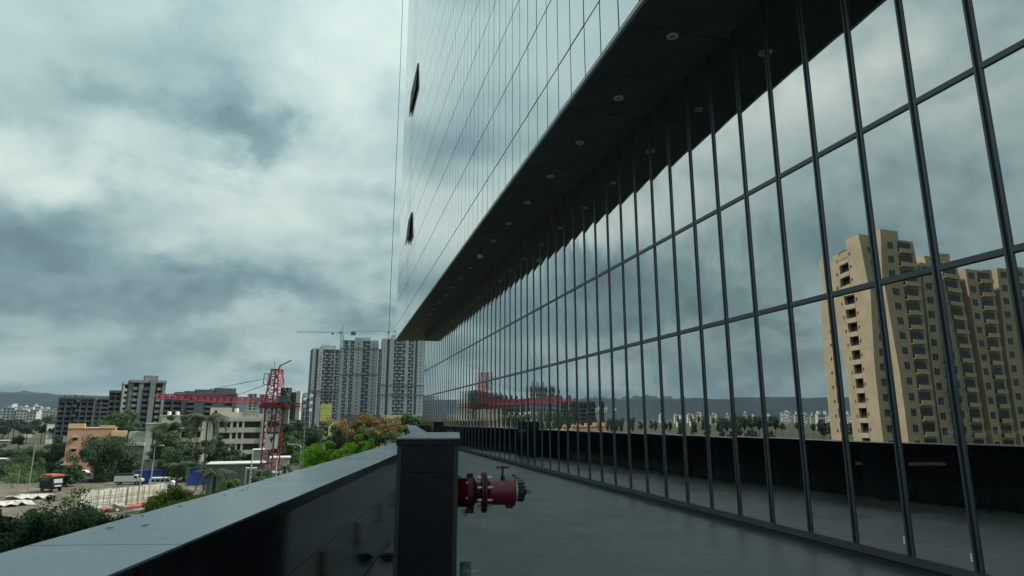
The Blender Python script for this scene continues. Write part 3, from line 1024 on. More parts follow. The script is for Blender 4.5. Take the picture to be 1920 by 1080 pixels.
def make_inlet(label, loc, rz, group=None):
    """Axis along local +x; origin at the pillar's face."""
    t_ = thing('fire_inlet', label, 'fire inlet', loc, rz, group)
    X = (1, 0, 0)
    O = (0, 0, 0)
    MB().lathe([(0.0, 0.115), (0.085, 0.115), (0.088, 0.12), (0.092, 0.115)], O, X, 32, 0).build('wall_spool', M['red'], t_, smooth=True)
    m2 = MB()
    m2.lathe([(0.078, 0.112), (0.08, 0.128), (0.118, 0.13), (0.132, 0.122), (0.150, 0.085), (0.152, 0.08)], O, X, 32)
    m2.box((0.10, 0.0, 0.132), (0.05, 0.05, 0.04))
    m2.box((0.10, 0.0, -0.138), (0.07, 0.06, 0.05))
    m2.build('coupling_clamp', M['red_dark'], t_)
    MB().lathe([(0.145, 0.082), (0.205, 0.082)], O, X, 32).build('neck', M['red_dark'], t_, smooth=True)
    for x0 in (0.198, 0.222):
        MB().lathe([(x0, 0.158), (x0 + 0.002, 0.162), (x0 + 0.018, 0.162), (x0 + 0.020, 0.158)], O, X, 40).build('flange', M['red_dark'], t_)
    bolt = MB()
    for sx, x0 in ((1, 0.240), (-1, 0.172)):
        bolt.lathe([(x0, 0.0125), (x0 + 0.022, 0.0125)], O, X, 6)
    bolt.rod((0.160, 0, 0), (0.285, 0, 0), 0.008, 6)
    for k in range(8):
        a = 2 * PI * (k + 0.5) / 8
        o_ = bolt.build('bolt', M['zinc'] if math.sin(a) > -0.95 else M['steel_dk'], t_)
        o_.location = (0, math.cos(a) * 0.128, math.sin(a) * 0.128)
    MB().lathe([(0.242, 0.088), (0.262, 0.098), (0.30, 0.101), (0.44, 0.106), (0.452, 0.108), (0.462, 0.113), (0.476, 0.113), (0.480, 0.100)], O, X, 36).build('valve_body', M['red'], t_, smooth=True)
    MB().box((0.43, 0, -0.112), (0.06, 0.05, 0.03)).build('drain_boss', M['red_dark'], t_)
    MB().lathe([(0.481, 0.074), (0.499, 0.074)], O, X, 28).build('seal_ring', M['zinc'], t_, smooth=True)
    m2 = MB()
    m2.lathe([(0.495, 0.062), (0.497, 0.072), (0.548, 0.072), (0.556, 0.064), (0.557, 0.03), (0.575, 0.022)], O, X, 28)
    for k in range(10):
        a = 2 * PI * k / 10
        m2.box((0.522, math.cos(a) * 0.073, math.sin(a) * 0.073), (0.05, 0.012, 0.012))
    m2.build('blank_cap', M['blackcap'], t_)
    m2 = MB()
    m2.rod((0.375, 0, 0.10), (0.375, 0, 0.125), 0.020, 8)
    m2.rod((0.375, 0, 0.12), (0.375, 0, 0.195), 0.009, 8)
    m2.build('valve_stem', M['blackcap'], t_)
    m2 = MB()
    m2.rod((0.328, 0, 0.200), (0.422, 0, 0.200), 0.0095, 8)
    m2.rod((0.375, 0, 0.188), (0.375, 0, 0.214), 0.011, 8)
    for x_ in (0.328, 0.422):
        m2.rod((x_ - 0.004, 0, 0.200), (x_ + 0.004, 0, 0.200), 0.0125, 8)
    m2.build('tee_handle', M['red'], t_)
    m2 = MB()
    pts = [(0.455, 0.0, 0.128), (0.470, 0.01, 0.140), (0.486, 0.015, 0.118), (0.505, 0.01, 0.104), (0.522, 0.004, 0.098), (0.540, 0.0, 0.085), (0.558, 0.0, 0.05), (0.572, 0.0, 0.030)]
    for i in range(len(pts) - 1):
        c_ = [(a + b_) / 2 for a, b_ in zip(pts[i], pts[i + 1])]
        m2.torus(c_, 0.011, 0.0034, (0, 1, 0) if i % 2 else (0.5, 0.2, 1), 10, 5)
    m2.build('chain', M['chain'], t_)
    m2 = MB()
    for c_ in ((0.590, 0, 0.003), (0.606, 0, -0.004)):
        m2.torus(c_, 0.010, 0.0034, (0, 1, 0), 10, 5)
    m2.build('chain', M['chain'], t_)
    m2 = MB()
    m2.torus((0.052, -0.02, -0.150), 0.012, 0.0035, (0, 1, 0), 10, 5)
    m2.torus((0.078, -0.02, -0.153), 0.012, 0.0035, (0, 1, 0), 10, 5)
    m2.torus((0.066, -0.02, -0.170), 0.011, 0.0035, (0.3, 1, 0), 10, 5)
    m2.build('chain', M['chain'], t_)
    m2 = MB()
    m2.torus((0.010, -0.06, 0.118), 0.014, 0.005, (0.3, 1, 0), 10, 5)
    m2.build('chain_shackle', M['chain'], t_)
    m2 = MB()
    for k in range(6):
        a = 2 * PI * (k + 0.25) / 6
        m2.rod((0.068, math.cos(a) * 0.12, math.sin(a) * 0.12), (0.086, math.cos(a) * 0.12, math.sin(a) * 0.12), 0.009, 6)
    m2.build('clamp_bolt', M['zinc'], t_, stuff=True)
    return t_


inl = pil_loc + PW * 0.222 + PU * 0.42
inlet = make_inlet('red flanged fire hose inlet with black cap sticking out of the black pillar', (inl.x, inl.y, 1.13), prz)
inlet.scale = (0.94, 0.94, 0.94)
inl2 = Vector((4.15, 27.2, 0)) + Vector((0.222 * math.cos(R(-5.5)), 0.222 * math.sin(R(-5.5)), 0)) + Vector((0.04, 0.42, 0))
dup(inlet, (inl2.x, inl2.y, 1.08), R(-5.5), None, 'tiny far red fire inlet on the pillar where the terrace narrows')

# peeling blue-grey post standing close behind the pillar's right edge
pp = pil_loc + PW * 0.29 + PU * 0.30
post = thing('steel_post', 'short blue grey steel post with peeling paint standing against the black pillar', 'post', (pp.x, pp.y, 0))
MB().rod((0, 0, 0.015), (0, 0, 0.625), 0.042, 18).build('post_tube', M['peel'], post, smooth=True)
MB().lathe([(0.624, 0.044), (0.640, 0.044), (0.646, 0.030)], (0, 0, 0), (0, 0, 1), 18).build('post_cap', M['peel'], post)
MB().box((0, 0, 0.008), (0.15, 0.15, 0.014)).build('base_plate', M['steel_dk'], post)

# low bollards standing in a row in front of the parapet
bol = None
for k, t_ in enumerate((14.4, 16.9, 18.8, 20.7, 22.6)):
    q = start + un * t_ + nn * 0.47
    if bol is None:
        bol = thing('bollard', 'low dark cylindrical bollard light standing on the terrace before the parapet', 'bollard', tuple(q), 0, 'low bollards along the parapet')
        MB().lathe([(0.02, 0.036), (0.21, 0.036), (0.212, 0.03)], (0, 0, 0), (0, 0, 1), 18).build('bollard_shaft', M['bollard'], bol, smooth=False)
        MB().lathe([(0.212, 0.039), (0.262, 0.039), (0.268, 0.032)], (0, 0, 0), (0, 0, 1), 18).build('bollard_cap', M['bollard'], bol)
        MB().box((0, 0, 0.010), (0.12, 0.12, 0.018)).build('base_plate', M['steel_dk'], bol)
    else:
        dup(bol, tuple(q))

# a crumpled dark rag by the parapet's foot, scraps of litter, crumbs on the coping
def crumple(name, mat, r, seed, flat=0.4):
    m2 = MB()
    rr = random.Random(seed)
    n1_, n2_ = 10, 6
    vs_, fs_ = [], []
    for j in range(n2_ + 1):
        th = PI * j / n2_
        for i in range(n1_):
            a = 2 * PI * i / n1_
            k_ = r * (0.65 + 0.6 * rr.random())
            vs_.append((k_ * math.sin(th) * math.cos(a) * 1.4, k_ * math.sin(th) * math.sin(a), max(0.002, r * flat + k_ * math.cos(th) * flat)))
    for j in range(n2_):
        for i in range(n1_):
            fs_.append((j * n1_ + i, (j + 1) * n1_ + i, (j + 1) * n1_ + (i + 1) % n1_, j * n1_ + (i + 1) % n1_))
    m2.add(vs_, fs_)
    return m2.mesh(name, mat)


r_ = ray(727, 1050)
q = CAM + r_ * (-CAM.z / r_.z)
tag(obj('cloth_rag', crumple('cloth_rag', M['rag'], 0.075, 3, 0.5), loc=(q.x, q.y, 0.003)), 'crumpled black rag lying on the floor at the foot of the parapet', 'rag')
q2 = q + Vector((-0.18, -1.3, 0)) + nn * 0.32
tag(obj('cloth_rag', crumple('cloth_rag', M['rag'], 0.15, 8, 0.22), loc=(q2.x, q2.y, 0.003)), 'larger flat black rag reflected in the polished granite parapet', 'rag')
scr = crumple('litter_scrap', M['litter'], 0.014, 5, 0.3)
for (x, y) in ((896, 973), (866, 1012), (905, 1013), (887, 1072), (894, 1070), (1000, 1041), (1262, 966), (1150, 1010), (1330, 1045)):
    r_ = ray(x, y)
    q = CAM + r_ * (-CAM.z / r_.z)
    sc_ = obj('litter_scrap', scr, loc=(q.x, q.y, 0.001), rz=x * 0.7)
    sc_.scale = (1 + (x % 5) * 0.2, 0.7, 0.6)
    tag(sc_, 'tiny white scrap of litter lying on the grey terrace floor', 'litter', 'white scraps on the terrace floor')
crm = crumple('dark_crumb', M['pebble'], 0.007, 9, 0.35)
for (x, y) in ((267, 968), (272, 986), (338, 950), (421, 929), (455, 919), (464, 915.5), (523, 897.5), (565, 884.5), (206, 991)):
    r_ = ray(x, y)
    q = CAM + r_ * ((COP_Z - CAM.z) / r_.z)
    o_ = obj('dark_crumb', crm, loc=(q.x, q.y, COP_Z + 0.002), rz=x * 1.1)
    o_.scale = (1.2 + (x % 3) * 0.5, 1, 0.8)
    tag(o_, 'small dark dried crumb lying on the grey coping', 'debris', 'dark crumbs on the coping')

# ================================================================ THE CITY: buildings
def facade_xy(p, heading, lx, ly):
    ca, sa = math.cos(heading), math.sin(heading)
    return (p[0] + lx * ca - ly * sa, p[1] + lx * sa + ly * ca)


def slot_mesh(w, h, mat, frame=None, d=0.10):
    """A window: dark pane with a frame proud of the wall (local -Y is outwards)."""
    m2 = MB()
    m2.b2((-w / 2, -0.012, -h / 2), (w / 2, 0.06, h / 2), 0)
    if frame:
        t_ = 0.09
        m2.b2((-w / 2 - t_, -d, h / 2), (w / 2 + t_, 0.02, h / 2 + t_), 1)
        m2.b2((-w / 2 - t_, -d, -h / 2 - t_), (w / 2 + t_, 0.02, -h / 2), 1)
        m2.b2((-w / 2 - t_, -d * 0.6, -h / 2), (-w / 2, 0.02, h / 2), 1)
        m2.b2((w / 2, -d * 0.6, -h / 2), (w / 2 + t_, 0.02, h / 2), 1)
    return m2.mesh('window', [mat, frame] if frame else mat)


# ---- orange house, three storeys
c = P(166, 858, 163)
hz = yaw_to(c)
ztop = P(158, 803, 163).z
H = ztop - GROUND
oh = thing('orange_house', 'plain orange plastered house with flat roof and two small windows, dark trees before it', 'house', (c.x, c.y, GROUND), hz - R(3))
wd = 10.2
MB().b2((-wd / 2, 0, 0), (wd / 2, 8.5, H)).build('wall', M['orange'], oh)
rf = MB().b2((-wd / 2 - 0.12, -0.12, H), (wd / 2 + 0.12, 8.6, H + 0.16)).build('roof', M['orange2'], oh)
MB().b2((-wd / 2 - 0.05, -0.05, H + 0.16), (-wd / 2 + 3.4, 3.0, H + 1.15)).build('roof_block', M['orange2'], rf)
MB().b2((wd / 2 - 3.6, -0.04, H + 0.16), (wd / 2 - 0.2, 0.16, H + 0.72)).build('roof_parapet', M['orange2'], rf)
MB().b2((wd / 2 - 0.9, -0.5, H - 2.2), (wd / 2 + 2.6, 4.5, H - 0.75)).build('side_terrace', M['orange2'], oh)
MB().b2((wd / 2, 0.5, 0), (wd / 2 + 2.5, 4.4, H - 2.2)).build('side_wing', M['orange'], oh)
MB().b2((-wd / 2 - 0.75, 0.2, H - 3.4), (-wd / 2 - 0.002, 2.2, H - 1.9)).build('side_balcony', M['offwhite'], oh)
wme = slot_mesh(1.0, 0.75, M['dkwin'])
for zz_ in (H - 2.62, H - 5.35):
    for xx_ in (-wd / 2 + 1.75, -wd / 2 + 5.6):
        w_ = obj('window', wme, oh, loc=(xx_, 0, zz_))
        MB().b2((-0.72, -0.55, 0.42), (0.72, -0.02, 0.52)).build('sun_hood', M['offwhite'], w_)
for k in range(4):
    MB().b2((-wd / 2 - 0.5, -0.3, 0.6 + k * 0.72), (-wd / 2 + 0.35, 0.0 - 0.01, 0.78 + k * 0.72)).build('outer_step', M['offwhite'], oh)


def loggia_block(root, x0, y0, w, d, floors, fh, base, bays, wall, dark, par_h=0.9, slab_out=0.12, frame=None):
    """Front made of real spandrels and piers over a recessed dark back: every opening has depth.
    bays: widths; positive = opening, negative = solid pier."""
    z1 = base + floors * fh
    MB().b2((x0, y0 + 1.1, 0), (x0 + w, y0 + d, z1)).build('wall', wall, root)
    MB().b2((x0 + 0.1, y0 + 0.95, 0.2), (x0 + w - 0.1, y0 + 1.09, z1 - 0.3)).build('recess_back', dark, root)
    tot = sum(abs(b_) for b_ in bays)
    for k in range(floors + 1):
        zc = base + k * fh
        lo, hi = (zc - 0.35, zc + (par_h if k < floors else 0.35))
        MB().b2((x0 - 0.02, y0 - slab_out, max(0, lo)), (x0 + w + 0.02, y0 + 0.30, hi)).build('spandrel', wall, root)
        if 0 < k <= floors:
            MB().b2((x0, y0 + 0.30, zc - 0.2), (x0 + w, y0 + 0.94, zc)).build('floor_slab', wall, root)
    x = x0
    for b_ in bays:
        bw = abs(b_) / tot * w
        if b_ < 0:
            MB().b2((x, y0 - 0.02, 0), (x + bw, y0 + 0.94, z1)).build('pier', wall, root)
        x += bw
    return z1


# ---- the cream four-storey block behind the red crane
c = P(452, 870, 172)
hz = yaw_to(c) + R(3)
top = P(452, 785, 172).z - GROUND
cb_ = thing('apartment_block', 'cream four storey block with wide dark loggias standing behind the red crane mast', 'apartment block', (c.x, c.y, GROUND), hz)
fh = 2.93
base = top - 0.35 - 4 * fh
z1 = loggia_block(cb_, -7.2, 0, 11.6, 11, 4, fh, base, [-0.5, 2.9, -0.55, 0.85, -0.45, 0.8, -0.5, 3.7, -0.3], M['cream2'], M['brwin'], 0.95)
MB().b2((4.4, -0.5, 0), (5.75, 0.7, z1 + 0.5)).build('stair_column', M['cream'], cb_)
for k in range(9):
    MB().b2((4.8, -0.58, 1.2 + k * 1.5), (5.35, -0.49, 1.55 + k * 1.5)).build('stair_vent', M['brwin'], cb_)
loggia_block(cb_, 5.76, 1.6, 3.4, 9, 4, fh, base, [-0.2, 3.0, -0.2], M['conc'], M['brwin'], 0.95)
MB().b2((-7.2, 0.5, z1 + 0.36), (4.4, 0.7, z1 + 0.9)).build('roof_parapet', M['cream2'], cb_)
MB().b2((-8.6, 3, 0), (-3.3, 9, z1 + 3.3)).build('stair_head', M['cream'], cb_)
MB().b2((-3.29, 4, z1), (0.4, 9, z1 + 2.1)).build('roof_room', M['cream'], cb_)
MB().b2((0.41, 3.2, z1), (3.3, 8, z1 + 2.5)).build('roof_room', M['cream2'], cb_)
MB().b2((0.1, 2.9, z1 + 2.5), (3.6, 8.2, z1 + 2.7)).build('roof_slab', M['cream'], cb_)
MB().b2((3.31, 2.2, z1), (5.9, 8, z1 + 1.75)).build('roof_room', M['cream2'], cb_)
w2 = slot_mesh(0.6, 0.8, M['dkwin'], M['cream'])
obj('window', w2, cb_, loc=(-7.2, 3.0, z1 + 2.2))
MB().lathe([(0, 0.55), (0.9, 0.55), (1.0, 0.3)], (-2.0, 5.2, z1 + 2.1), (0, 0, 1), 12).build('water_tank', M['white'], cb_)
w3 = slot_mesh(0.8, 0.8, M['dkwin'], M['cream'])
for k in range(3):
    obj('window', w3, cb_, loc=(-8.0, 3.0, base + 1.2 + k * fh))
# low wing in front
c = P(356, 845, 165)
lw_ = thing('annex_house', 'small cream annex with balcony openings between the palm and the trees', 'house', (c.x, c.y, GROUND), yaw_to(c) + R(2))
zt = P(356, 806, 165).z - GROUND
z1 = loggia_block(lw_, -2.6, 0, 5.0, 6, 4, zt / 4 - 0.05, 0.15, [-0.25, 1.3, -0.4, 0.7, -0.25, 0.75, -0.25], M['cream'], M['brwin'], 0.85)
MB().b2((-2.9, -0.3, z1 + 0.36), (2.7, 6.2, z1 + 0.5)).build('roof', M['cream'], lw_)
MB().b2((2.5, 1.5, 0), (6.4, 7, zt + 3.2)).build('side_wing', M['cream'], lw_)
# white house left of it
c = P(287, 862, 168)
wh = thing('white_house', 'white stepped house with tall narrow windows half hidden by round green trees', 'house', (c.x, c.y, GROUND), yaw_to(c) - R(6))
zt = P(285, 795, 168).z - GROUND
MB().b2((-2.4, 0, 0), (2.6, 9, zt)).build('wall', M['offwhite'], wh)
MB().b2((-2.7, -0.3, zt), (2.9, 9.3, zt + 0.22)).build('roof', M['offwhite'], wh)
MB().b2((0.9, 1.0, zt + 0.22), (6.2, 8, zt + 2.1)).build('roof_room', M['offwhite'], wh)
MB().b2((0.5, 0.7, zt + 2.1), (6.4, 8.2, zt + 2.35)).build('roof_slab', M['cream'], wh)
MB().b2((-6.5, -1.0, zt - 5.4), (-2.41, 6, zt - 4.7)).build('balcony', M['offwhite'], wh)
MB().b2((-6.3, 0.6, 0), (-2.41, 6, zt - 2.0)).build('side_wing', M['cream2'], wh)
MB().b2((-1.9, -1.6, zt - 9.0), (0.8, -0.01, zt - 7.2)).build('balcony', M['offwhite'], wh)
w4 = slot_mesh(0.7, 1.35, M['dkwin'])
for k in range(3):
    obj('window', w4, wh, loc=(1.7, 0, zt - 1.8 - k * 2.6))
MB().b2((-0.7, -0.03, zt - 5.0), (-0.35, 0.01, zt - 1.2)).build('drain_recess', M['brwin'], wh)
MB().lathe([(0, 0.5), (0.8, 0.5), (0.9, 0.3)], (2.2, 4, zt + 2.35), (0, 0, 1), 12).build('water_tank', M['white'], wh)
MB().lathe([(0, 0.5), (0.8, 0.5), (0.9, 0.3)], (4.2, 4, zt + 2.35), (0, 0, 1), 12).build('water_tank', M['white'], wh)


# ---- far apartment towers
def grid_tower(name, label, xl, xr, ytop, d, mat, dark, fh, bays, depth=14, rot=0.0, crown=None, net=None, group=None, cat='tower', ledge=True):
    """Tower of recessed bays between solid shafts; openings are real recesses crossed by slabs and balcony fronts."""
    c = P((xl + xr) / 2, ytop + 40, d)
    h = P((xl + xr) / 2, ytop, d).z - GROUND
    w = (P(xr, ytop + 40, d) - P(xl, ytop + 40, d)).length
    t_ = thing(name, label, cat, (c.x, c.y, GROUND), yaw_to(c) + R(rot), group)
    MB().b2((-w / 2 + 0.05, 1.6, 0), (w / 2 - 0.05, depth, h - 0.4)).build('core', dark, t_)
    tot = sum(b_[1] for b_ in bays)
    x = -w / 2
    floors = int(h / fh)
    shaft, slabs, pan = MB(), MB(), MB()
    for kind, bw in bays:
        bw = bw / tot * w
        if kind in 'sSp':
            off = {'s': 0.0, 'S': -0.9, 'p': 0.5}[kind]
            shaft.b2((x, off, 0), (x + bw, 2.2 + off, h - (0.0 if kind == 'S' else 0.8)))
            if kind in 'SP' and bw > 2.0:
                for k in range(1, floors):
                    pan.b2((x + bw * 0.42, off - 0.03, k * fh + 0.5), (x + bw * 0.58, off + 0.02, k * fh + 1.7))
        elif kind == 'w':                      # slabs with balcony fronts
            for k in range(floors):
                z = k * fh
                slabs.b2((x, 0.3, z), (x + bw, 1.62, z + 0.25))
                if k % 2 == 0:
                    slabs.b2((x - 0.01, -0.35, z + 0.26), (x + bw * 0.62, -0.05, z + 1.15))
                else:
                    slabs.b2((x + bw * 0.4, -0.35, z + 0.26), (x + bw + 0.01, -0.05, z + 1.15))
            slabs.b2((x + bw * 0.47, 0.35, 0), (x + bw * 0.53, 1.6, h - 1.2))
        elif kind == 'g':                      # plain slab openings
            for k in range(floors):
                z = k * fh
                slabs.b2((x, 0.2, z), (x + bw, 1.62, z + 0.9))
        elif kind == 'd':                      # dark shaft
            pass
        x += bw
    # windows in the plain shafts
    shaft.build('shaft', mat, t_)
    if slabs.v:
        o_ = slabs.build('balcony_front', mat, t_, stuff=True)
    if pan.v:
        pan.build('window', M['dkwin'], t_, stuff=True)
    rf_ = MB().b2((-w / 2 - 0.1, -0.2, h - 0.8), (w / 2 + 0.1, depth + 0.2, h)).build('roof', mat, t_)
    if crown:
        for (a, b_, hh) in crown:
            MB().b2((-w / 2 + a * w, 2.0, h), (-w / 2 + b_ * w, depth - 3, h + hh)).build('roof_block', mat, rf_)
    if net:
        for zf in net:
            MB().b2((-w / 2 - 0.9, -1.6, h * zf), (w / 2 + 0.9, -0.95, h * zf + 1.0)).build('safety_net', M['slabnet'], t_)
    return t_, w, h


# the three grey towers left of the office block
D3 = 620
TG = 'grey apartment towers under construction'
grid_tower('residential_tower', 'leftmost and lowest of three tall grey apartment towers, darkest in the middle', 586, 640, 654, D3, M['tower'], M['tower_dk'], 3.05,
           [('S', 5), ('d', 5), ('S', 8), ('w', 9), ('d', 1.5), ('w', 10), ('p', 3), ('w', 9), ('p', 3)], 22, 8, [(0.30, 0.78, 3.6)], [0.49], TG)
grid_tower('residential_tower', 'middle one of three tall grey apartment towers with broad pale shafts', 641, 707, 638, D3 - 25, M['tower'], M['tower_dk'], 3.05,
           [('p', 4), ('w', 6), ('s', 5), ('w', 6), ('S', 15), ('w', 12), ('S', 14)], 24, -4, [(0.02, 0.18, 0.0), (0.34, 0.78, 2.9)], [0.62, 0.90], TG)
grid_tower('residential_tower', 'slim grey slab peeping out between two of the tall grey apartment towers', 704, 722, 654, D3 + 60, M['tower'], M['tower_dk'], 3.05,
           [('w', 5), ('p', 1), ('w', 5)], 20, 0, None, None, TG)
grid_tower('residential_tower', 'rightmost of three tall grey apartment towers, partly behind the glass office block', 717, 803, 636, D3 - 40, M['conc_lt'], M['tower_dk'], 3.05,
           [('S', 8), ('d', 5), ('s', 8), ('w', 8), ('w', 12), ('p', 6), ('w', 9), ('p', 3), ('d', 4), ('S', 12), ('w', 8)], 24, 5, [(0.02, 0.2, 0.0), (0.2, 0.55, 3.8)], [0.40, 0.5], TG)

# towers left of the red crane
D4 = 199
grid_tower('concrete_tower', 'tall grey tower block left of the red jib with stepped top', 246, 304, 713, D4, M['conc'], M['conc_dk'], 1.75,
           [('p', 3), ('g', 5), ('s', 4), ('g', 6), ('S', 5), ('d', 2), ('g', 5), ('s', 3)], 9, 6, [(0.40, 0.78, 1.6), (0.0, 0.30, 0.0)], None, None)
grid_tower('concrete_tower', 'slim pale tower block standing left of the tall grey one', 229, 247, 716, D4 + 8, M['conc_lt'], M['conc_dk'], 1.75,
           [('s', 2), ('g', 5), ('s', 2), ('g', 4), ('s', 1)], 8, 4, None, None, None)
grid_tower('concrete_tower', 'dark concrete block with slab edges left of the slim pale tower', 203, 230, 732, D4 + 16, M['conc_dk'], M['core'], 1.75,
           [('s', 1), ('g', 4), ('s', 1), ('g', 4), ('s', 1), ('g', 3)], 9, 0, None, None, None)
grid_tower('unfinished_block', 'wide dark unfinished concrete frame on the left below the hill line', 111, 168, 745, D4 + 40, M['conc_dk'], M['core'], 1.8,
           [('s', 1), ('g', 4), ('s', 1), ('g', 4), ('s', 1), ('w', 5), ('s', 1), ('g', 4), ('s', 1), ('g', 4), ('s', 1)], 9, -6, [(0.1, 0.16, 0.8), (0.4, 0.45, 1.0), (0.6, 0.66, 0.8)], None, None)
grid_tower('unfinished_block', 'low dark concrete block tucked between two taller concrete blocks', 166, 205, 746, D4 + 70, M['conc_dk'], M['core'], 1.8,
           [('g', 6), ('s', 1), ('g', 6)], 9, 0, None, None, None)
grid_tower('unfinished_block', 'dark concrete block with many floors behind the tip of the red jib', 303, 338, 742, D4 + 30, M['conc_dk'], M['core'], 1.8,
           [('s', 1), ('g', 5), ('s', 1), ('g', 5), ('s', 1)], 9, 0, None, None, None)
t_, w, h = grid_tower('unfinished_block', 'long black netted block with stepped roof behind the middle of the red jib', 334, 438, 736, D4 + 45, M['conc_dk'], M['core'], 1.8,
           [('p', 5), ('g', 3), ('p', 5), ('g', 3), ('p', 6), ('g', 3), ('s', 2)], 10, 8, [(0.15, 0.3, 0.5), (0.32, 0.62, 1.2), (0.64, 0.99, 1.9)], None, None)
grid_tower('far_tower', 'pale far tower cluster seen between jib and crane head', 462, 478, 738, 640, M['tower'], M['tower_dk'], 3.0,
           [('s', 2), ('g', 3), ('s', 2), ('g', 3)], 12, 0, None, None, 'pale far towers behind the crane')
grid_tower('far_tower', 'pale far tower cluster seen between jib and crane head', 484, 499, 739, 660, M['tower'], M['tower_dk'], 3.0,
           [('s', 2), ('g', 3), ('s', 2), ('g', 3)], 12, 0, None, None, 'pale far towers behind the crane')
grid_tower('far_tower', 'grey blocks behind the crane counterweight with rows of balconies', 524, 582, 745, 330, M['conc'], M['conc_dk'], 2.9,
           [('s', 2), ('g', 5), ('s', 2), ('w', 6), ('s', 2), ('g', 5), ('s', 1)], 12, 0, [(0.2, 0.5, 1.2)], None, None)
# ladder-like mast structure on a roof right of the counterweight
c = P(575, 790, 260)
lm = thing('lattice_mast', 'pale lattice telecom mast beside the leftmost grey tower', 'mast', (c.x, c.y, GROUND))
zt = P(575, 738, 260).z - GROUND
lat = MB()
for k in range(10):
    z0, z1_ = zt * k / 10, zt * (k + 1) / 10
    ww = 1.3 - 0.5 * k / 10
    for sx, sy in ((-1, -1), (1, -1), (1, 1), (-1, 1)):
        lat.rod((sx * ww, sy * ww, z0), (sx * (ww - 0.05), sy * (ww - 0.05), z1_), 0.07, 4)
    lat.rod((-ww, -ww, z0), (ww, -ww, z1_), 0.05, 4)
    lat.rod((ww, ww, z0), (-ww, ww, z1_), 0.05, 4)
    lat.rod((-ww, -ww, z0), (-ww, ww, z1_), 0.05, 4)
lat.build('lattice', M['crane_pale'], lm)
for k in range(5):
    MB().lathe([(0, 0.6), (0.22, 0.66), (0.3, 0.5)], ((-1) ** k * 1.2, -1.1, zt * (0.72 + 0.06 * k)), (0, -1, 0.1), 12).build('dish_antenna', M['white'], lm)
# roof dome structures
c = P(540, 760, 345)
dm = thing('lattice_dome', 'grey open lattice dome rising on the roofs behind the crane counterweight', 'dome', (c.x, c.y, P(540, 746, 345).z))
dmm = MB()
for k in range(8):
    a = PI * k / 8
    pts = [(math.cos(a) * 4.2 * math.cos(b_), math.sin(a) * 4.2 * math.cos(b_), 6 * math.sin(b_)) for b_ in [PI * q / 12 for q in range(13)]]
    dmm.path(pts, 0.09, 4)
for zz_ in (1.5, 3.2, 4.8):
    rr_ = 4.2 * math.sqrt(max(0, 1 - (zz_ / 6) ** 2))
    dmm.torus((0, 0, zz_), rr_, 0.09, (0, 0, 1), 20, 4)
dmm.build('lattice', M['crane_pale'], dm)

# ---- small white blocks of the far town, also left of the picture where the glass mirrors them
def ground_z(x, y):
    return GROUND + 7.5 * min(1.0, max(0.0, (math.hypot(x, y) - 260) / 700.0))


def town_block(p_, w, seed, mat, group='low rise blocks of the far town', label='small pale low rise block in the far town below the hills'):
    """P_: middle of the roof edge."""
    rr = random.Random(seed)
    zg = ground_z(p_.x, p_.y) - 0.5
    h = p_.z - zg
    t_ = thing('town_house', label, 'house', (p_.x, p_.y, zg), yaw_to(p_) + R(rr.uniform(-30, 30)), group)
    MB().b2((-w / 2, 0, 0), (w / 2, w * 0.7, h)).build('wall', mat, t_)
    m2 = MB()
    fl = max(3, int(h / 3.0))
    nb = max(3, int(w / 3))
    for k in range(fl):
        for i in range(nb):
            if rr.random() < 0.9:
                xx = -w / 2 + (i + 0.5) * w / nb
                m2.b2((xx - w / nb * 0.3, -0.06, k * h / fl + h / fl * 0.3), (xx + w / nb * 0.3, 0.05, k * h / fl + h / fl * 0.8))
    m2.build('window', M['dkwin'], t_, stuff=True)
    rf_ = MB().b2((-w / 2 - 0.3, -0.5, h), (w / 2 + 0.3, w * 0.7 + 0.2, h + 0.4)).build('roof', mat, t_)
    a = rr.uniform(-0.4, 0.1) * w
    MB().b2((a, 1, h + 0.4), (a + w * 0.3, w * 0.45, h + rr.uniform(2.2, 4.5))).build('roof_room', mat, rf_)
    return t_


rnd = random.Random(21)
mats_ = [M['offwhite'], M['conc_lt'], M['conc_lt'], M['cream'], M['offwhite'], M['conc']]
for k in range(15):
    x = 2 + k * 7.6 + rnd.uniform(-2, 2)
    town_block(P(x, 768 + rnd.uniform(-6, 6), rnd.uniform(760, 980)), rnd.uniform(9, 17), 100 + k, mats_[k % 6])
town_block(P(181, 765, 640), 15, 140, M['white'], None, 'white stepped block between the wide dark frame and the dark concrete block')
town_block(P(176, 758, 660), 6, 141, M['offwhite'], None, 'slim white stair head rising behind the white stepped block')
for k in range(46):                          # beyond the left edge of the view
    a = R(rnd.uniform(-66, -25))
    d = rnd.uniform(620, 1000)
    town_block(Vector((d * math.sin(a), d * math.cos(a), rnd.uniform(0, 8))), rnd.uniform(8, 18), 300 + k, mats_[k % 6])

# ---- the tan apartment block beyond the left edge, seen in the glass
def mirror_pt(x, d):
    """Place whose mirror image in the glass shows at photo column x, d metres away."""
    r_ = ray(x, 784)
    v = Vector((r_.x, r_.y, 0)).normalized() * d
    return Vector((2 * DX - v.x, v.y, 0))


cn = mirror_pt(1674, 140)                     # the corner between lit side and shaded front
zc_ = P(1655, 452, 121).z
HT = zc_ - GROUND
ta = thing('tan_apartment_block', 'tall tan apartment block with balconies, seen only as a reflection in the glass wall', 'apartment block', (cn.x, cn.y, GROUND), 0)
FH = 2.95
NF = int(HT / FH)
LW = 13.5                                     # lit side runs along +y, shaded front along -x
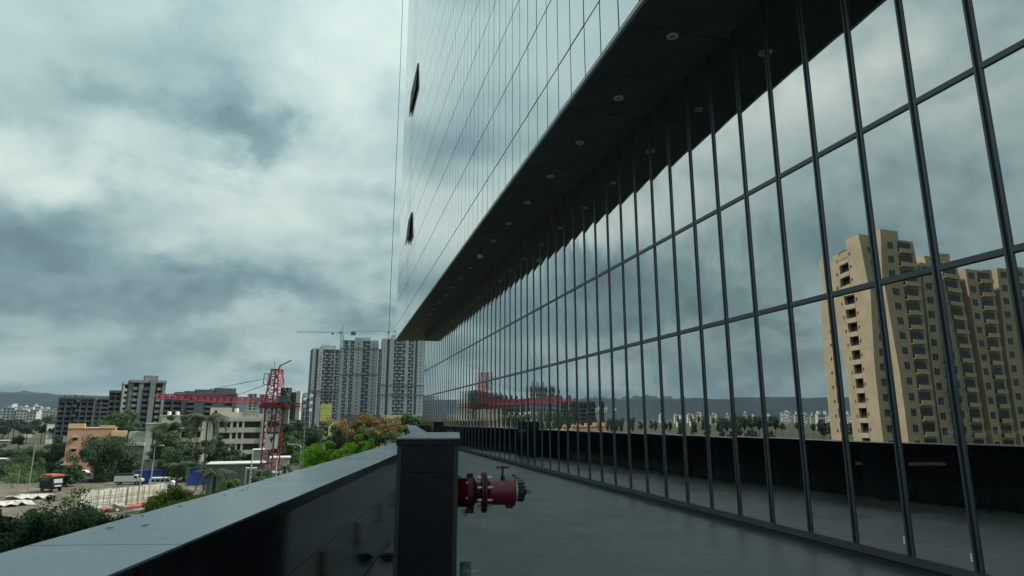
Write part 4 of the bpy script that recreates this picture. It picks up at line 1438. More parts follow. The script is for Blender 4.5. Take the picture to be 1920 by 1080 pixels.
# lit side: two plaster strips with a column of recessed balconies between
MB().b2((-9, 1.2, 0), (-1.2, LW, HT)).build('wall', M['tan'], ta)
MB().b2((-1.2, 0, 0), (0, 5.6, HT)).build('side_strip', M['tan'], ta)
MB().b2((-1.2, 9.4, 0), (0, LW, HT - 1.0)).build('side_strip', M['tan'], ta)
MB().b2((-1.2, 5.6, HT - 2.2), (-0.02, 9.4, HT - 0.6)).build('side_lintel', M['tan'], ta)
bal = MB().b2((-1.19, 5.62, -0.12), (0.10, 9.38, 0.85)).mesh('balcony', M['tan2'])
rec = MB().b2((-1.26, 6.0, 0), (-1.17, 9.0, 2.0)).mesh('balcony_door', M['brwin'])
swm = MB().b2((-0.02, -0.28, -0.35), (0.03, 0.28, 0.35)).mesh('window', M['brwin'])
band = MB().b2((-0.01, 0.02, -0.03), (0.025, 5.58, 0.03)).mesh('floor_band', M['tan2'])
band2 = MB().b2((-0.01, 9.42, -0.03), (0.025, LW - 0.02, 0.03)).mesh('floor_band', M['tan2'])
for k in range(NF):
    z = HT - (k + 1) * FH - 0.3
    if z < 0:
        break
    obj('balcony', bal, ta, loc=(0, 0, z))
    obj('balcony_door', rec, ta, loc=(0, 0, z + 0.1))
    obj('window', swm, ta, loc=(0, 4.9, z + 1.6))
    obj('window', swm, ta, loc=(0, 10.4, z + 1.2))
    obj('floor_band', band, ta, loc=(0, 0, z))
    obj('floor_band', band2, ta, loc=(0, 0, z))
# shaded front in stepped wings: (from x, to x, y of face, top drop)
wings = [(-10.8, -1.2, 0.0, 0.0), (-14.2, -10.8, 8.0, 2.2), (-23.0, -14.2, 2.2, 3.6), (-25.0, -23.0, 6.4, 2.6), (-34.0, -25.0, 1.8, 3.8), (-37.0, -34.0, 4.2, 2.8), (-48.0, -37.0, 2.6, 2.8)]
fwm = MB()
fwm.b2((-0.92, -0.02, -0.7), (-0.04, 0.05, 0.7))
fwm.b2((0.04, -0.02, -0.7), (0.92, 0.05, 0.7))
fwm = fwm.mesh('window', M['dkwin'])
fbal = MB()
fbal.b2((-2.2, -0.9, -0.12), (2.2, -0.78, 0.75))
fbal.b2((-2.2, -0.78, -0.12), (2.2, 0.0, 0.0))
fbal = fbal.mesh('balcony', M['tan2'])
fdoor = MB().b2((-2.15, -0.03, 0.0), (2.15, 0.05, 2.35)).mesh('balcony_door', M['dkwin'])
gap = MB().b2((-1.0, -0.03, 0.25), (1.0, 0.05, 2.05)).mesh('window', M['dkwin'])
for (xa, xb, yf, drop) in wings:
    MB().b2((xa, yf, 0), (xb, yf + 11, HT - drop)).build('wing', M['tan'], ta)
    w = xb - xa
    for k in range(NF):
        z = HT - drop - (k + 1) * FH
        if z < 0:
            break
        if w > 5:
            obj('window', fwm, ta, loc=(xb - w * 0.18, yf, z + 1.5))
            obj('balcony', fbal, ta, loc=(xb - w * 0.66, yf, z + 0.1))
            obj('balcony_door', fdoor, ta, loc=(xb - w * 0.66, yf, z + 0.12))
        else:
            obj('window', gap, ta, loc=((xa + xb) / 2, yf, z))
MB().b2((-1.2 - 7, 2, HT), (-2.0, 8, HT + 2.6)).build('roof_room', M['tan'], ta)
MB().b2((-21, 3, HT - 3.6), (-17, 8, HT - 1.6)).build('roof_room', M['tan'], ta)
for x_ in (-10.6, -16.5):
    MB().rod((x_, -0.12 if x_ > -11 else 0.86, 0), (x_, -0.12 if x_ > -11 else 0.86, HT - 4.0), 0.08, 6).build('drain_pipe', M['offwhite'], ta)
MB().rod((-3, 9.5, HT), (-3, 9.5, HT + 2.2), 0.04, 4).build('antenna', M['steel_dk'], ta)
MB().rod((-2.4, 10.4, HT), (-2.4, 10.4, HT + 1.6), 0.04, 4).build('antenna', M['steel_dk'], ta)

# ================================================================ CRANES
def lattice(m2, a, b_, w, h, n, r, rd, up=Vector((0, 0, 1)), tri=False, w2=None, h2=None):
    """Lattice girder from A to B: chords plus zigzag braces."""
    a, b_ = Vector(a), Vector(b_)
    ax = (b_ - a).normalized()
    side = ax.cross(up).normalized()
    upv = side.cross(ax).normalized()
    w2, h2 = w if w2 is None else w2, h if h2 is None else h2
    st = []
    for k in range(n + 1):
        f = k / n
        c_ = a.lerp(b_, f)
        ww, hh = (w + (w2 - w) * f) / 2, (h + (h2 - h) * f)
        if tri:
            st.append([c_ - side * ww, c_ + side * ww, c_ + upv * hh])
        else:
            st.append([c_ - side * ww - upv * hh / 2, c_ + side * ww - upv * hh / 2, c_ + side * ww + upv * hh / 2, c_ - side * ww + upv * hh / 2])
    q = len(st[0])
    for j in range(q):
        for k in range(n):
            m2.rod(st[k][j], st[k + 1][j], r, 5, cap=False)
            o_ = st[k + 1][(j + 1) % q] if k % 2 == 0 else st[k + 1][j]
            i_ = st[k][j] if k % 2 == 0 else st[k][(j + 1) % q]
            m2.rod(i_, o_, rd, 4, cap=False)
    for k in range(n + 1):
        for j in range(q):
            m2.rod(st[k][j], st[k][(j + 1) % q], rd, 4, cap=False)
    return m2


DC = 91.2
mb_ = P(507, 860, DC)
tipd = Vector((-26.9, 106.5, 0))
slew_z = P(507, 761, DC).z - GROUND
rc = thing('tower_crane', 'red lattice tower crane with its jib reaching left over the cream block', 'crane', (mb_.x, mb_.y, GROUND))
JD = Vector((tipd.x - mb_.x, tipd.y - mb_.y, 0))
JL = JD.length
JD.normalize()
JS = Vector((-JD.y, JD.x, 0))
lattice(MB(), (0, 0, 0), (0, 0, slew_z - 9.2), 1.9, 1.9, 6, 0.11, 0.06, up=JD).build('lower_mast', M['crane_red'], rc)
lattice(MB(), (0, 0, slew_z - 9.2), (0, 0, slew_z - 0.35), 1.75, 1.75, 7, 0.11, 0.06, up=JD).build('upper_mast', M['crane_dk'], rc)
jrot = math.atan2(JD.y, JD.x)
m2 = MB()
m2.box((0, 0, slew_z - 0.1), (3.4, 2.2, 0.45), jrot)
m2.box((0, 0, slew_z + 0.3), (2.2, 2.2, 0.35), jrot)
m2.build('slewing_ring', M['crane_dk'], rc)
hd = MB()
lattice(hd, (0, 0, slew_z + 0.4), (0, 0, slew_z + 5.1), 2.0, 2.0, 5, 0.12, 0.07, up=JD, w2=1.1, h2=1.1)
hd.box((0, 0, slew_z + 5.15), (1.4, 1.2, 0.2), jrot)
hd.build('tower_head', M['crane_red'], rc)
ha = MB()
ha.rod(Vector((0, 0, slew_z + 5.2)) - JD * 0.2, Vector((0, 0, slew_z + 5.75)) - JD * 0.5, 0.10, 6)
ha.rod(Vector((0, 0, slew_z + 5.7)) - JD * 0.3, Vector((0, 0, slew_z + 6.5)) - JD * 2.2, 0.085, 6)
ha.rod(Vector((0, 0, slew_z + 5.2)) + JD * 0.5, Vector((0, 0, slew_z + 6.4)) + JD * 0.5, 0.03, 5)
ha.build('head_arm', M['crane_dk'], rc)
hf = MB()
for s_ in (-0.5, 0.5):
    q = [JD * 0.6 + JS * s_ + Vector((0, 0, slew_z + 4.5)), JD * 1.7 + JS * s_ + Vector((0, 0, slew_z + 4.6)), JD * 1.75 + JS * s_ + Vector((0, 0, slew_z + 3.1)), JD * 0.7 + JS * s_ + Vector((0, 0, slew_z + 2.9))]
    for i in range(4):
        hf.rod(q[i], q[(i + 1) % 4], 0.06, 5)
hf.build('head_platform', M['grn_box'], rc)
j0 = JD * 1.1 + Vector((0, 0, slew_z + 0.15))
j1 = JD * JL + Vector((0, 0, P(297, 747, 95.7).z - GROUND))
lattice(MB(), j0, j1, 1.1, 0.95, 34, 0.075, 0.042, tri=True, h2=0.7, w2=0.9).build('jib', M['crane_red'], rc)
for (z_, f) in ((3.95, 0.72), (3.05, 0.30)):
    tie = MB()
    a_ = JD * 1.6 + Vector((0, 0, slew_z + z_))
    b_ = j0.lerp(j1, f) + Vector((0, 0, 0.9))
    tie.rod(a_, b_, 0.035, 5)
    for q in (0.12, 0.32, 0.5, 0.68, 0.86):
        tie.rod(a_.lerp(b_, q - 0.006), a_.lerp(b_, q + 0.006), 0.075, 5)
    tie.build('tie_bar', M['steel_dk'], rc)
cj = MB()
c1 = JD * -4.5 + Vector((0, 0, slew_z + 0.1))
lattice(cj, JD * -1.0 + Vector((0, 0, slew_z + 0.1)), c1, 1.5, 0.5, 5, 0.07, 0.04)
cj.build('counter_jib', M['crane_dk'], rc)
m2 = MB()
for s_ in (-0.5, 0.5):
    m2.rod(JD * -0.5 + JS * s_ + Vector((0, 0, slew_z + 4.6)), JD * -3.0 + JS * s_ + Vector((0, 0, slew_z + 0.4)), 0.05, 5)
m2.build('rear_tie_bar', M['crane_pale'], rc)
m2 = MB().box(JD * -1.85 + Vector((0, 0, slew_z + 0.95)), (1.7, 1.1, 0.95), jrot)
m2.build('winch_house', M['grn_box'], rc)
m2 = MB().box(JD * -1.75 + Vector((0, 0, slew_z + 2.0)), (1.2, 1.0, 1.1), jrot)
m2.build('control_box', M['steel_dk'], rc)
for k, (u_, wd_, z0_, z1_, mt) in enumerate(((-2.85, 0.34, -1.9, 1.9, 'steel_dk'), (-3.25, 0.32, -1.9, 1.9, 'conc_dk'), (-3.85, 0.66, -1.95, 2.05, 'offwhite'))):
    MB().box(JD * u_ + Vector((0, 0, slew_z + (z0_ + z1_) / 2)), (wd_, 0.45, z1_ - z0_), jrot).build('counterweight', M[mt], rc)
MB().box(JD * -1.15 + JS * -1.25 + Vector((0, 0, slew_z - 1.5)), (0.95, 0.12, 2.0), jrot).build('mast_board', M['offwhite'], rc)
# white plate with a dark swallow-like mark, work platform
fd = Vector((-mb_.x, -mb_.y, 0)).normalized()
fs2 = Vector((-fd.y, fd.x, 0))
plate = MB()
prot = math.atan2(fs2.y, fs2.x)
plate.box(fd * 1.15 + Vector((0, 0, slew_z - 4.9)), (1.55, 0.05, 2.0), prot)
pl = plate.build('name_plate', M['white'], rc)
mk = MB()
o3 = fd * 1.18 + Vector((0, 0, slew_z - 4.75))
rt = -fs2 if fs2.dot(Vector((math.cos(YAW), -math.sin(YAW), 0))) < 0 else fs2
for tri_ in (((-0.45, 0.35), (0.45, 0.45), (0.05, 0.12)), ((-0.35, 0.18), (0.10, 0.12), (-0.02, -0.45)), ((0.05, 0.12), (0.45, 0.45), (0.20, 0.0))):
    v_ = [o3 + rt * x + Vector((0, 0, z)) for x, z in tri_]
    v2 = [p_ - fd * 0.02 for p_ in v_]
    mk.add(v_ + v2, [(0, 1, 2), (5, 4, 3), (0, 3, 4, 1), (1, 4, 5, 2), (2, 5, 3, 0)])
mk.build('plate_mark', M['steel_dk'], pl)
m2 = MB()
m2.box((0, 0, slew_z - 9.2), (3.1, 3.1, 0.14), prot)
m2.build('work_platform', M['conc_lt'], rc)

# far pale hammerhead cranes above the grey towers
def far_crane(x, ytop, ymast, xl, xr, d, label):
    p_ = P(x, ymast, d)
    zt = P(x, ytop, d).z - GROUND
    t_ = thing('hammerhead_crane', label, 'crane', (p_.x, p_.y, GROUND), 0, 'pale cranes above the grey towers')
    rt_ = Vector((math.cos(YAW), -math.sin(YAW), 0))
    lattice(MB(), (0, 0, 0), (0, 0, zt), 2.6, 2.6, 24, 0.28, 0.15, up=rt_).build('mast', M['crane_pale'], t_)
    m2 = MB()
    lattice(m2, (0, 0, zt), (0, 0, zt + 9), 2.0, 2.0, 4, 0.22, 0.12, up=rt_, w2=0.5, h2=0.5)
    m2.build('tower_head', M['crane_pale'], t_)
    jl = rt_ * ((xl - x) / 1193.0 * d)
    jr = rt_ * ((xr - x) / 1193.0 * d)
    lattice(MB(), jl + Vector((0, 0, zt + 0.6)), Vector((0, 0, zt)), 1.2, 1.0, 30, 0.16, 0.09, tri=True).build('jib', M['crane_pale'], t_)
    lattice(MB(), Vector((0, 0, zt)), jr + Vector((0, 0, zt)), 1.2, 1.0, 10, 0.16, 0.09, tri=True).build('counter_jib', M['crane_pale'], t_)
    m2 = MB()
    m2.rod((0, 0, zt + 9), jl * 0.72 + Vector((0, 0, zt + 1.8)), 0.08, 4)
    m2.rod((0, 0, zt + 9), jr * 0.9 + Vector((0, 0, zt + 1.2)), 0.08, 4)
    m2.build('tie_bar', M['crane_pale'], t_)
    MB().box(jr * 0.92 + Vector((0, 0, zt - 0.6)), (4.5, 2.0, 3.6), -YAW).build('counterweight', M['tower_dk'], t_)
    MB().box(jl * 0.22 + Vector((0, 0, zt - 0.8)), (2.0, 1.6, 1.6), -YAW).build('trolley', M['tower_dk'], t_)
    MB().box(rt_ * -2.2 + Vector((0, 0, zt + 0.2)), (2.4, 1.8, 2.6), -YAW).build('cab', M['crane_pale'], t_)
    return t_


far_crane(641, 624, 650, 553, 664, 610, 'pale far crane whose mast rises between two grey towers with a long level jib')
far_crane(745, 622, 650, 664, 775, 680, 'second pale crane mostly behind the office block, only its jib in view')

# ================================================================ BOARDS, FENCE, SHEDS, POSTS
def billboard(name, label, x0, x1, y0, y1, d, mat, marks):
    c_ = P((x0 + x1) / 2, y1, d)
    w = (P(x1, y1, d) - P(x0, y1, d)).length
    z0, z1 = P(x0, y1, d).z - GROUND, P(x0, y0, d).z - GROUND
    t_ = thing(name, label, 'billboard', (c_.x, c_.y, GROUND), yaw_to(c_))
    MB().b2((-w / 2, 0, z0), (w / 2, 0.25, z1)).build('board', mat, t_)
    m2 = MB()
    for s_ in (-0.35, 0.35):
        m2.rod((s_ * w, 0.4, 0), (s_ * w, 0.4, z1 - 0.3), 0.14, 6)
    m2.build('stand', M['steel_dk'], t_)
    for (fx, fz, fw, fhh) in marks:
        MB().b2((fx * w - fw * w / 2, -0.03, z0 + fz * (z1 - z0)), (fx * w + fw * w / 2, 0.0, z0 + fz * (z1 - z0) + fhh * (z1 - z0))).build('print_line', M['olive'], t_)
    return t_


billboard('billboard', 'upright yellow green hoarding in front of the grey towers', 600, 620, 758, 790, 190, M['yellow'], [(-0.3, 0.74, 0.16, 0.05), (0.12, 0.755, 0.5, 0.015), (0, 0.36, 0.84, 0.012), (0.0, 0.88, 0.5, 0.012)])
billboard('billboard', 'pale yellow hoarding standing lower right of the yellow green one', 615, 633, 789, 818, 170, M['paleyel'], [(0.0, 0.42, 0.9, 0.012)])
billboard('billboard', 'long pale yellow banner low behind the orange flowering tree', 715, 788, 778, 785, 260, M['paleyel'], [])

# bamboo-braced sheet fence round the building site
fa, fb = P(150, 951, 101), P(312, 931, 114)
fa.z = fb.z = GROUND
fdv = (fb - fa)
FL = fdv.length
fdir = fdv.normalized()
fe = thing('site_fence', 'pale sheet fence braced with bamboo poles along the site below the trees', 'fence', tuple(fa), math.atan2(fdir.y, fdir.x))
FHT = 2.95
npan = 22
for k in range(npan):
    rr = random.Random(k)
    m2 = MB().b2((k * FL / npan + 0.015, 0.0, 0.1), ((k + 1) * FL / npan - 0.015, 0.04, FHT + rr.uniform(-0.08, 0.08)))
    o_ = m2.build('fence_sheet', M['fence'], fe)
    o_.location = (0, rr.uniform(-0.05, 0.05), 0)
for k in range(15):
    x = (k + 0.5) * FL / 15
    m2 = MB()
    m2.rod((x, -0.2, 0), (x + 0.05, -0.14, FHT - 0.3 + (k % 3) * 0.2), 0.036, 5)
    m2.build('bamboo_pole', M['bamboo'], fe)
for z_ in (0.95, 1.95):
    m2 = MB()
    for k in range(6):
        m2.rod((FL * k / 6, -0.24, z_ + 0.06 * math.sin(k * 2)), (FL * (k + 1) / 6 + 0.3, -0.24, z_ + 0.06 * math.sin(k * 2 + 2)), 0.032, 5)
    m2.build('bamboo_rail', M['bamboo'], fe)

# reddish sheets and boards lying at the fence's foot
def on_ground(x, y, dz=0.0):
    r_ = ray(x, y)
    k_ = (GROUND + dz - CAM.z) / r_.z
    return CAM + r_ * k_


def lying(name, label, cat, x0, y0, x1, y1, wid, th, mat):
    a_, b_ = on_ground(x0, y0, 0.3), on_ground(x1, y1, 0.3)
    d_ = b_ - a_
    m2 = MB().box((0, 0, th / 2), (d_.length, wid, th), 0)
    o_ = m2.build(name, mat)
    o_.location = (a_ + b_) / 2
    o_.rotation_euler = (R(8), 0, math.atan2(d_.y, d_.x))
    return tag(o_, label, cat)


lying('red_sheet', 'long rusty red sheet lying at the foot of the pale site fence', 'metal sheet', 228, 953, 276, 947, 0.9, 0.25, M['rust'])
lying('red_sheet', 'short rusty red sheet lying left of the pale boulder', 'metal sheet', 190, 958, 208, 956, 0.9, 0.3, M['rust'])
lying('white_board', 'white board lying right of the rusty red sheets', 'board', 248, 958, 284, 953, 0.5, 0.12, M['tarp'])
bd_ = obj('boulder', crumple('boulder', M['rock'], 0.9, 14, 0.8), loc=on_ground(216, 961))
tag(bd_, 'pale rounded boulder among rubble at the foot of the fence', 'boulder')
tp = MB()
rr = random.Random(5)
gx, gy = 8, 5
vs_ = [((i / gx - 0.5) * 6.5 + rr.uniform(-.4, .4), (j / gy - 0.5) * 4 + rr.uniform(-.4, .4), 0.2 + 0.75 * rr.random()) for j in range(gy + 1) for i in range(gx + 1)]
vs_ += [(x, y, z - 0.12) for x, y, z in vs_]
N2 = (gx + 1) * (gy + 1)
fs_ = []
for j in range(gy):
    for i in range(gx):
        a_ = j * (gx + 1) + i
        fs_.append((a_, a_ + 1, a_ + gx + 2, a_ + gx + 1))
        fs_.append((N2 + a_, N2 + a_ + gx + 1, N2 + a_ + gx + 2, N2 + a_ + 1))
tp.add(vs_, fs_)
tm = tp.mesh('tarpaulin', M['tarp'])
tag(obj('tarpaulin', tm, loc=on_ground(55, 937), rz=R(12)), 'crumpled white tarpaulin spread on the ground behind the twiggy tree', 'tarpaulin')
tag(obj('tarpaulin', tm, loc=on_ground(15, 950), rz=R(30)), 'second white tarpaulin at the left edge, nearer and half hidden by leaves', 'tarpaulin')


def shed(name, label, x0, x1, y0, y1, d, depth, wall, roof, cat='shed', panels=0, rot=0.0):
    c_ = P((x0 + x1) / 2, y1, d)
    w = (P(x1, y1, d) - P(x0, y1, d)).length
    h = P((x0 + x1) / 2, y0, d).z - GROUND
    t_ = thing(name, label, cat, (c_.x, c_.y, GROUND), yaw_to(c_) + R(rot))
    MB().b2((-w / 2, 0, 0), (w / 2, depth, h - 0.12)).build('wall', wall, t_)
    m2 = MB()
    m2.xprism([(-w / 2 - 0.2, h - 0.12), (w / 2 + 0.2, h - 0.12), (w / 2 + 0.2, h + 0.05), (-w / 2 - 0.2, h + 0.05)], -0.3, depth + 0.3)
    m2.build('roof', roof, t_)
    for k in range(panels):
        xx = -w / 2 + (k + 0.5) * w / panels
        MB().b2((xx - w / panels * 0.47, -0.05, 0.05), (xx + w / panels * 0.47, -0.002, h - 0.25)).build('wall_panel', wall, t_)
    return t_


shed('long_shed', 'long low grey green shed with pale roof edge beside the foot of the crane', 391, 490, 869, 905, 118, 6, M['shed'], M['tin'], 'shed', 7, -4)
shed('site_shed', 'small shed with pale tin roof right of the crane mast', 506, 541, 858, 880, 122, 5, M['cream2'], M['tin'])
shed('site_shed', 'shed with pale roof partly hidden behind the crane mast', 476, 522, 843, 856, 150, 5, M['cream2'], M['tin'])
shed('blue_sheet_fence', 'bright blue sheet metal screen right of the white pickup truck', 255, 300, 882, 904, 142, 0.15, M['blue'], M['blue'], 'fence', 6)
shed('blue_sheet_fence', 'blue sheet metal screen behind the small white truck', 352, 385, 877, 897, 138, 0.15, M['blue'], M['blue'], 'fence', 5)
shed('blue_sheet_fence', 'shaded blue sheet metal screen under the dark trees left of the pickup', 178, 222, 884, 906, 150, 0.15, M['blue'], M['blue'], 'fence', 5)
shed('wall_hut', 'cream hut with flat roof among the trees left of the annex', 282, 318, 857, 880, 166, 4, M['cream'], M['cream'], 'hut')
shed('field_hut', 'small grey hut with pale flat roof at the far left edge', -8, 13, 826, 842, 285, 6, M['conc'], M['tin'], 'hut')
shed('field_hut', 'small square pale hut on the slope left of the tall white pillar', 46, 58, 811, 826, 390, 5, M['offwhite'], M['offwhite'], 'hut')
shed('field_hut', 'bright white shack in the scrub near the left edge', 16, 27, 862, 877, 180, 2, M['white'], M['tin'], 'shack', 0, 20)
shed('field_hut', 'low dark shack with white roof sheets at the left edge', -12, 14, 860, 876, 184, 4, M['conc_dk'], M['white'], 'shack')
shed('far_shed', 'low pale shed on the rise behind the dark green trees right of the crane', 520, 533, 808, 814, 540, 5, M['offwhite'], M['offwhite'])
shed('far_shed', 'little white building with dark doorway right of the crane mast', 548, 561, 795, 810, 620, 5, M['offwhite'], M['offwhite'])
shed('far_wall', 'long grey podium at the foot of the grey towers', 640, 745, 778, 800, 560, 20, M['tower_dk'], M['tower_dk'], 'building')
c = P(89, 834, 325)
wt = thing('white_pillar', 'tall pale square water pillar standing in the scrub on the left', 'water tower', (c.x, c.y, GROUND), yaw_to(c) + R(15))
hh = P(89, 796, 325).z - GROUND
MB().box((0, 0, hh / 2), (3.0, 3.0, hh), 0, 0, 1.08).build('shaft', M['offwhite'], wt)
MB().box((0, 0, hh + 0.06), (3.5, 3.5, 0.3)).build('cap', M['conc_lt'], wt)
for k in range(1, 5):
    MB().box((0, 0, hh * k / 5), (3.2, 3.2, 0.12)).build('band', M['conc'], wt)
for k in range(9):
    p_ = P(4 + k * 4.6, 791 + 0.1 * k, 560)
    q = MB().box((0, 0, 0), (0.9, 0.3, 1.0)).build('fence_post', M['offwhite'])
    zg_ = ground_z(p_.x, p_.y)
    q.location = (p_.x, p_.y, (p_.z + zg_) / 2)
    q.scale = (1, 1, p_.z - zg_)
    tag(q, 'short white post in the row across the far field', 'post', 'white posts in the far field')


def lamp(label, x, ytop, d, arm=1.0, twin=False):
    p_ = P(x, ytop, d)
    h = p_.z - GROUND
    t_ = thing('street_lamp', label, 'street lamp', (p_.x, p_.y, GROUND), -YAW + (0 if arm > 0 else 0))
    m2 = MB()
    m2.rod((0, 0, 0), (0, 0, h - 0.5), 0.13, 8, 0.08)
    m2.build('pole', M['lampgrey'], t_)
    m2 = MB()
    m2.path([(0, 0, h - 0.5), (arm * 0.25, 0, h - 0.15), (arm * 0.7, 0, h), (arm * 1.2, 0, h)], 0.06, 6)
    m2.build('arm', M['lampgrey'], t_)
    MB().box((arm * 1.5, 0, h - 0.02), (0.95, 0.35, 0.18)).build('lamp_head', M['tin'], t_)
    return t_


lamp('grey street lamp bending right before the white house', 291, 835, 138, 0.9)
lamp('street lamp with white head bending left above the bright green tree', 565, 833, 100, -1.1)


def pole(label, x, y0, d, r=0.07, mat='lampgrey', lean=0.0):
    p_ = P(x, y0, d)
    h = p_.z - GROUND
    return tag(MB().rod((p_.x + lean, p_.y, p_.z), (p_.x, p_.y, GROUND), r, 6).build('utility_pole', M[mat]), label, 'pole')


pole('tall thin grey pole rising from the yard left of the dark truck', 67, 826, 118, 0.09)
pole('thin grey pole in front of the blue screen beside the pickup truck', 270, 843, 108, 0.10)
pole('thin white pole left of the white van', 287, 868, 125, 0.09, 'white')
pole('slim pole between the crane mast and the cream block', 474, 845, 92, 0.09, 'crane_pale')
pole('slim dark pole right of the street lamp with the white head', 572, 795, 120, 0.06)
pole('short grey post standing beside the palm at the crane foot', 519, 862, 62, 0.07, 'crane_pale')
pole('leaning thin pole in the scrub at the left edge', 37, 880, 125, 0.06)

# ================================================================ VEHICLES
def wheel(parent, x, y, r=0.36, w=0.24):
    t_ = MB().rod((x, y - w / 2, r), (x, y + w / 2, r), r, 14).build('wheel', M['tyre'], parent)
    s_ = -1 if y < 0 else 1
    MB().rod((x, y + s_ * (w / 2 + 0.005), r), (x, y + s_ * (w / 2 - 0.05), r), r * 0.55, 10).build('rim', M['lampgrey'], t_)


def pickup(label, p_, rz, box_h, dark_top=False):
    t_ = thing('pickup_truck', label, 'truck', tuple(p_), rz)
    MB().b2((-2.7, -0.8, 0.42), (2.6, 0.8, 0.62)).build('chassis', M['chassis'], t_)
    m2 = MB().xprism([(0.9, 0.6), (2.7, 0.6), (2.72, 1.05), (2.05, 1.25), (1.55, 1.95), (0.9, 1.98)], -0.85, 0.85)
    cab_ = m2.build('cab', M['white'], t_)
    MB().xprism([(1.05, 1.30), (1.88, 1.30), (1.50, 1.85), (1.05, 1.86)], -0.865, 0.865).build('side_window', M['carglass'], cab_)
    m2 = MB()
    m2.add([(2.07, -0.74, 1.26), (2.07, 0.74, 1.26), (1.60, 0.70, 1.90), (1.60, -0.70, 1.90)], [(0, 1, 2, 3)])
    m2.build('windscreen', M['carglass'], cab_)
    MB().b2((-2.8, -0.9, 0.63), (0.86, 0.9, 0.63 + box_h)).build('cargo_box', M['white'], t_)
    if dark_top:
        MB().b2((-2.75, -0.88, 0.64 + box_h), (0.8, 0.88, 1.05 + box_h)).build('cargo_load', M['chassis'], t_)
    for y_ in (-0.6, 0.6):
        MB().b2((2.70, y_ - 0.14, 0.78), (2.74, y_ + 0.14, 0.95)).build('headlight', M['tin'], t_)
    for x in (-1.9, 1.75):
        for y_ in (-0.78, 0.78):
            wheel(t_, x, y_)
    return t_


def gp(x, y):
    v = on_ground(x, y, 0.2)
    return v


p_ = gp(242, 908)
pickup('white pickup truck with a loaded cargo box parked beside the blue screen', p_, -YAW + R(14), 1.25, True).scale = (0.98,) * 3
p_ = gp(373, 897)
pickup('small white box truck parked before the blue screen right of the palms', p_, -YAW - R(8), 1.7).scale = (0.62, 0.9, 1.0)
p_ = gp(304, 914)
van = thing('minivan', 'white minivan with a row of dark windows passing behind the site fence', 'van', tuple(p_), -YAW + R(12))
m2 = MB().xprism([(-2.35, 0.45), (2.3, 0.45), (2.4, 1.0), (1.75, 1.35), (1.2, 2.0), (-2.15, 2.02), (-2.35, 1.4)], -0.85, 0.85)
m2.build('body', M['white'], van)
for x0, x1 in ((-2.05, -1.25), (-1.12, -0.32), (-0.2, 0.55)):
    MB().b2((x0, -0.866, 1.18), (x1, 0.866, 1.72)).build('side_window', M['carglass'], van)
MB().xprism([(0.68, 1.18), (1.70, 1.25), (1.22, 1.74), (0.68, 1.74)], -0.866, 0.866).build('side_window', M['carglass'], van)
MB().add([(1.80, -0.76, 1.36), (1.80, 0.76, 1.36), (1.26, 0.72, 1.97), (1.26, -0.72, 1.97)], [(0, 1, 2, 3)]).build('windscreen', M['carglass'], van)
MB().b2((-2.1, -0.82, 0.25), (2.1, 0.82, 0.45)).build('chassis', M['chassis'], van)
for x in (-1.5, 1.5):
    for y_ in (-0.8, 0.8):
        wheel(van, x, y_, 0.33, 0.2)
p_ = gp(157, 893)
car = thing('parked_car', 'pale grey hatchback parked on the road under the big trees', 'car', tuple(p_), -YAW + R(8))
MB().xprism([(-1.9, 0.35), (1.95, 0.35), (2.0, 0.75), (1.1, 0.95), (-1.85, 1.0), (-1.95, 0.7)], -0.8, 0.8).build('body', M['lampgrey'], car)
MB().xprism([(-1.6, 0.98), (1.05, 0.95), (0.35, 1.45), (-1.15, 1.48)], -0.72, 0.72).build('cabin', M['white'], car)
MB().xprism([(-1.35, 1.02), (-0.35, 1.02), (-0.35, 1.40), (-1.05, 1.40)], -0.73, 0.73).build('side_window', M['carglass'], car)
MB().xprism([(-0.25, 1.02), (0.8, 1.0), (0.28, 1.38), (-0.25, 1.40)], -0.73, 0.73).build('side_window', M['carglass'], car)
for x in (-1.25, 1.25):
    for y_ in (-0.74, 0.74):
        wheel(car, x, y_, 0.32, 0.18)
p_ = gp(94, 921)
lor = thing('dump_truck', 'dark lorry with a red canopy standing in the bare yard', 'truck', tuple(p_), yaw_to(p_) - R(90) + R(28))
lor.scale = (0.85, 0.85, 0.85)
MB().b2((-2.4, -1.05, 0.6), (1.9, 1.05, 1.0)).build('chassis', M['chassis'], lor)
MB().xprism([(1.0, 1.0), (2.7, 1.0), (2.75, 1.9), (2.45, 2.9), (1.0, 2.95)], -1.05, 1.05).build('cab', M['chassis'], lor)
MB().add([(2.765, -0.9, 1.95), (2.765, 0.9, 1.95), (2.485, 0.85, 2.8), (2.485, -0.85, 2.8)], [(0, 1, 2, 3)]).build('windscreen', M['lampgrey'], lor)
MB().b2((2.72, -0.7, 1.15), (2.80, 0.7, 1.45)).build('bumper', M['tin'], lor)
MB().b2((-2.6, -1.1, 1.05), (0.9, 1.1, 2.3)).build('cargo_box', M['chassis'], lor)
MB().b2((-2.2, -1.3, 3.35), (2.4, 1.3, 3.75)).build('canopy', M['rust'], lor)
for sx, sy in ((-2.0, -1.05), (-2.0, 1.05), (0.9, -1.05), (0.9, 1.05)):
    MB().rod((sx, sy, 2.2), (sx, sy, 3.36), 0.05, 5).build('canopy_post', M['steel_dk'], lor)
for x in (-1.5, 1.9):
    for y_ in (-0.95, 0.95):
        wheel(lor, x, y_, 0.5, 0.3)
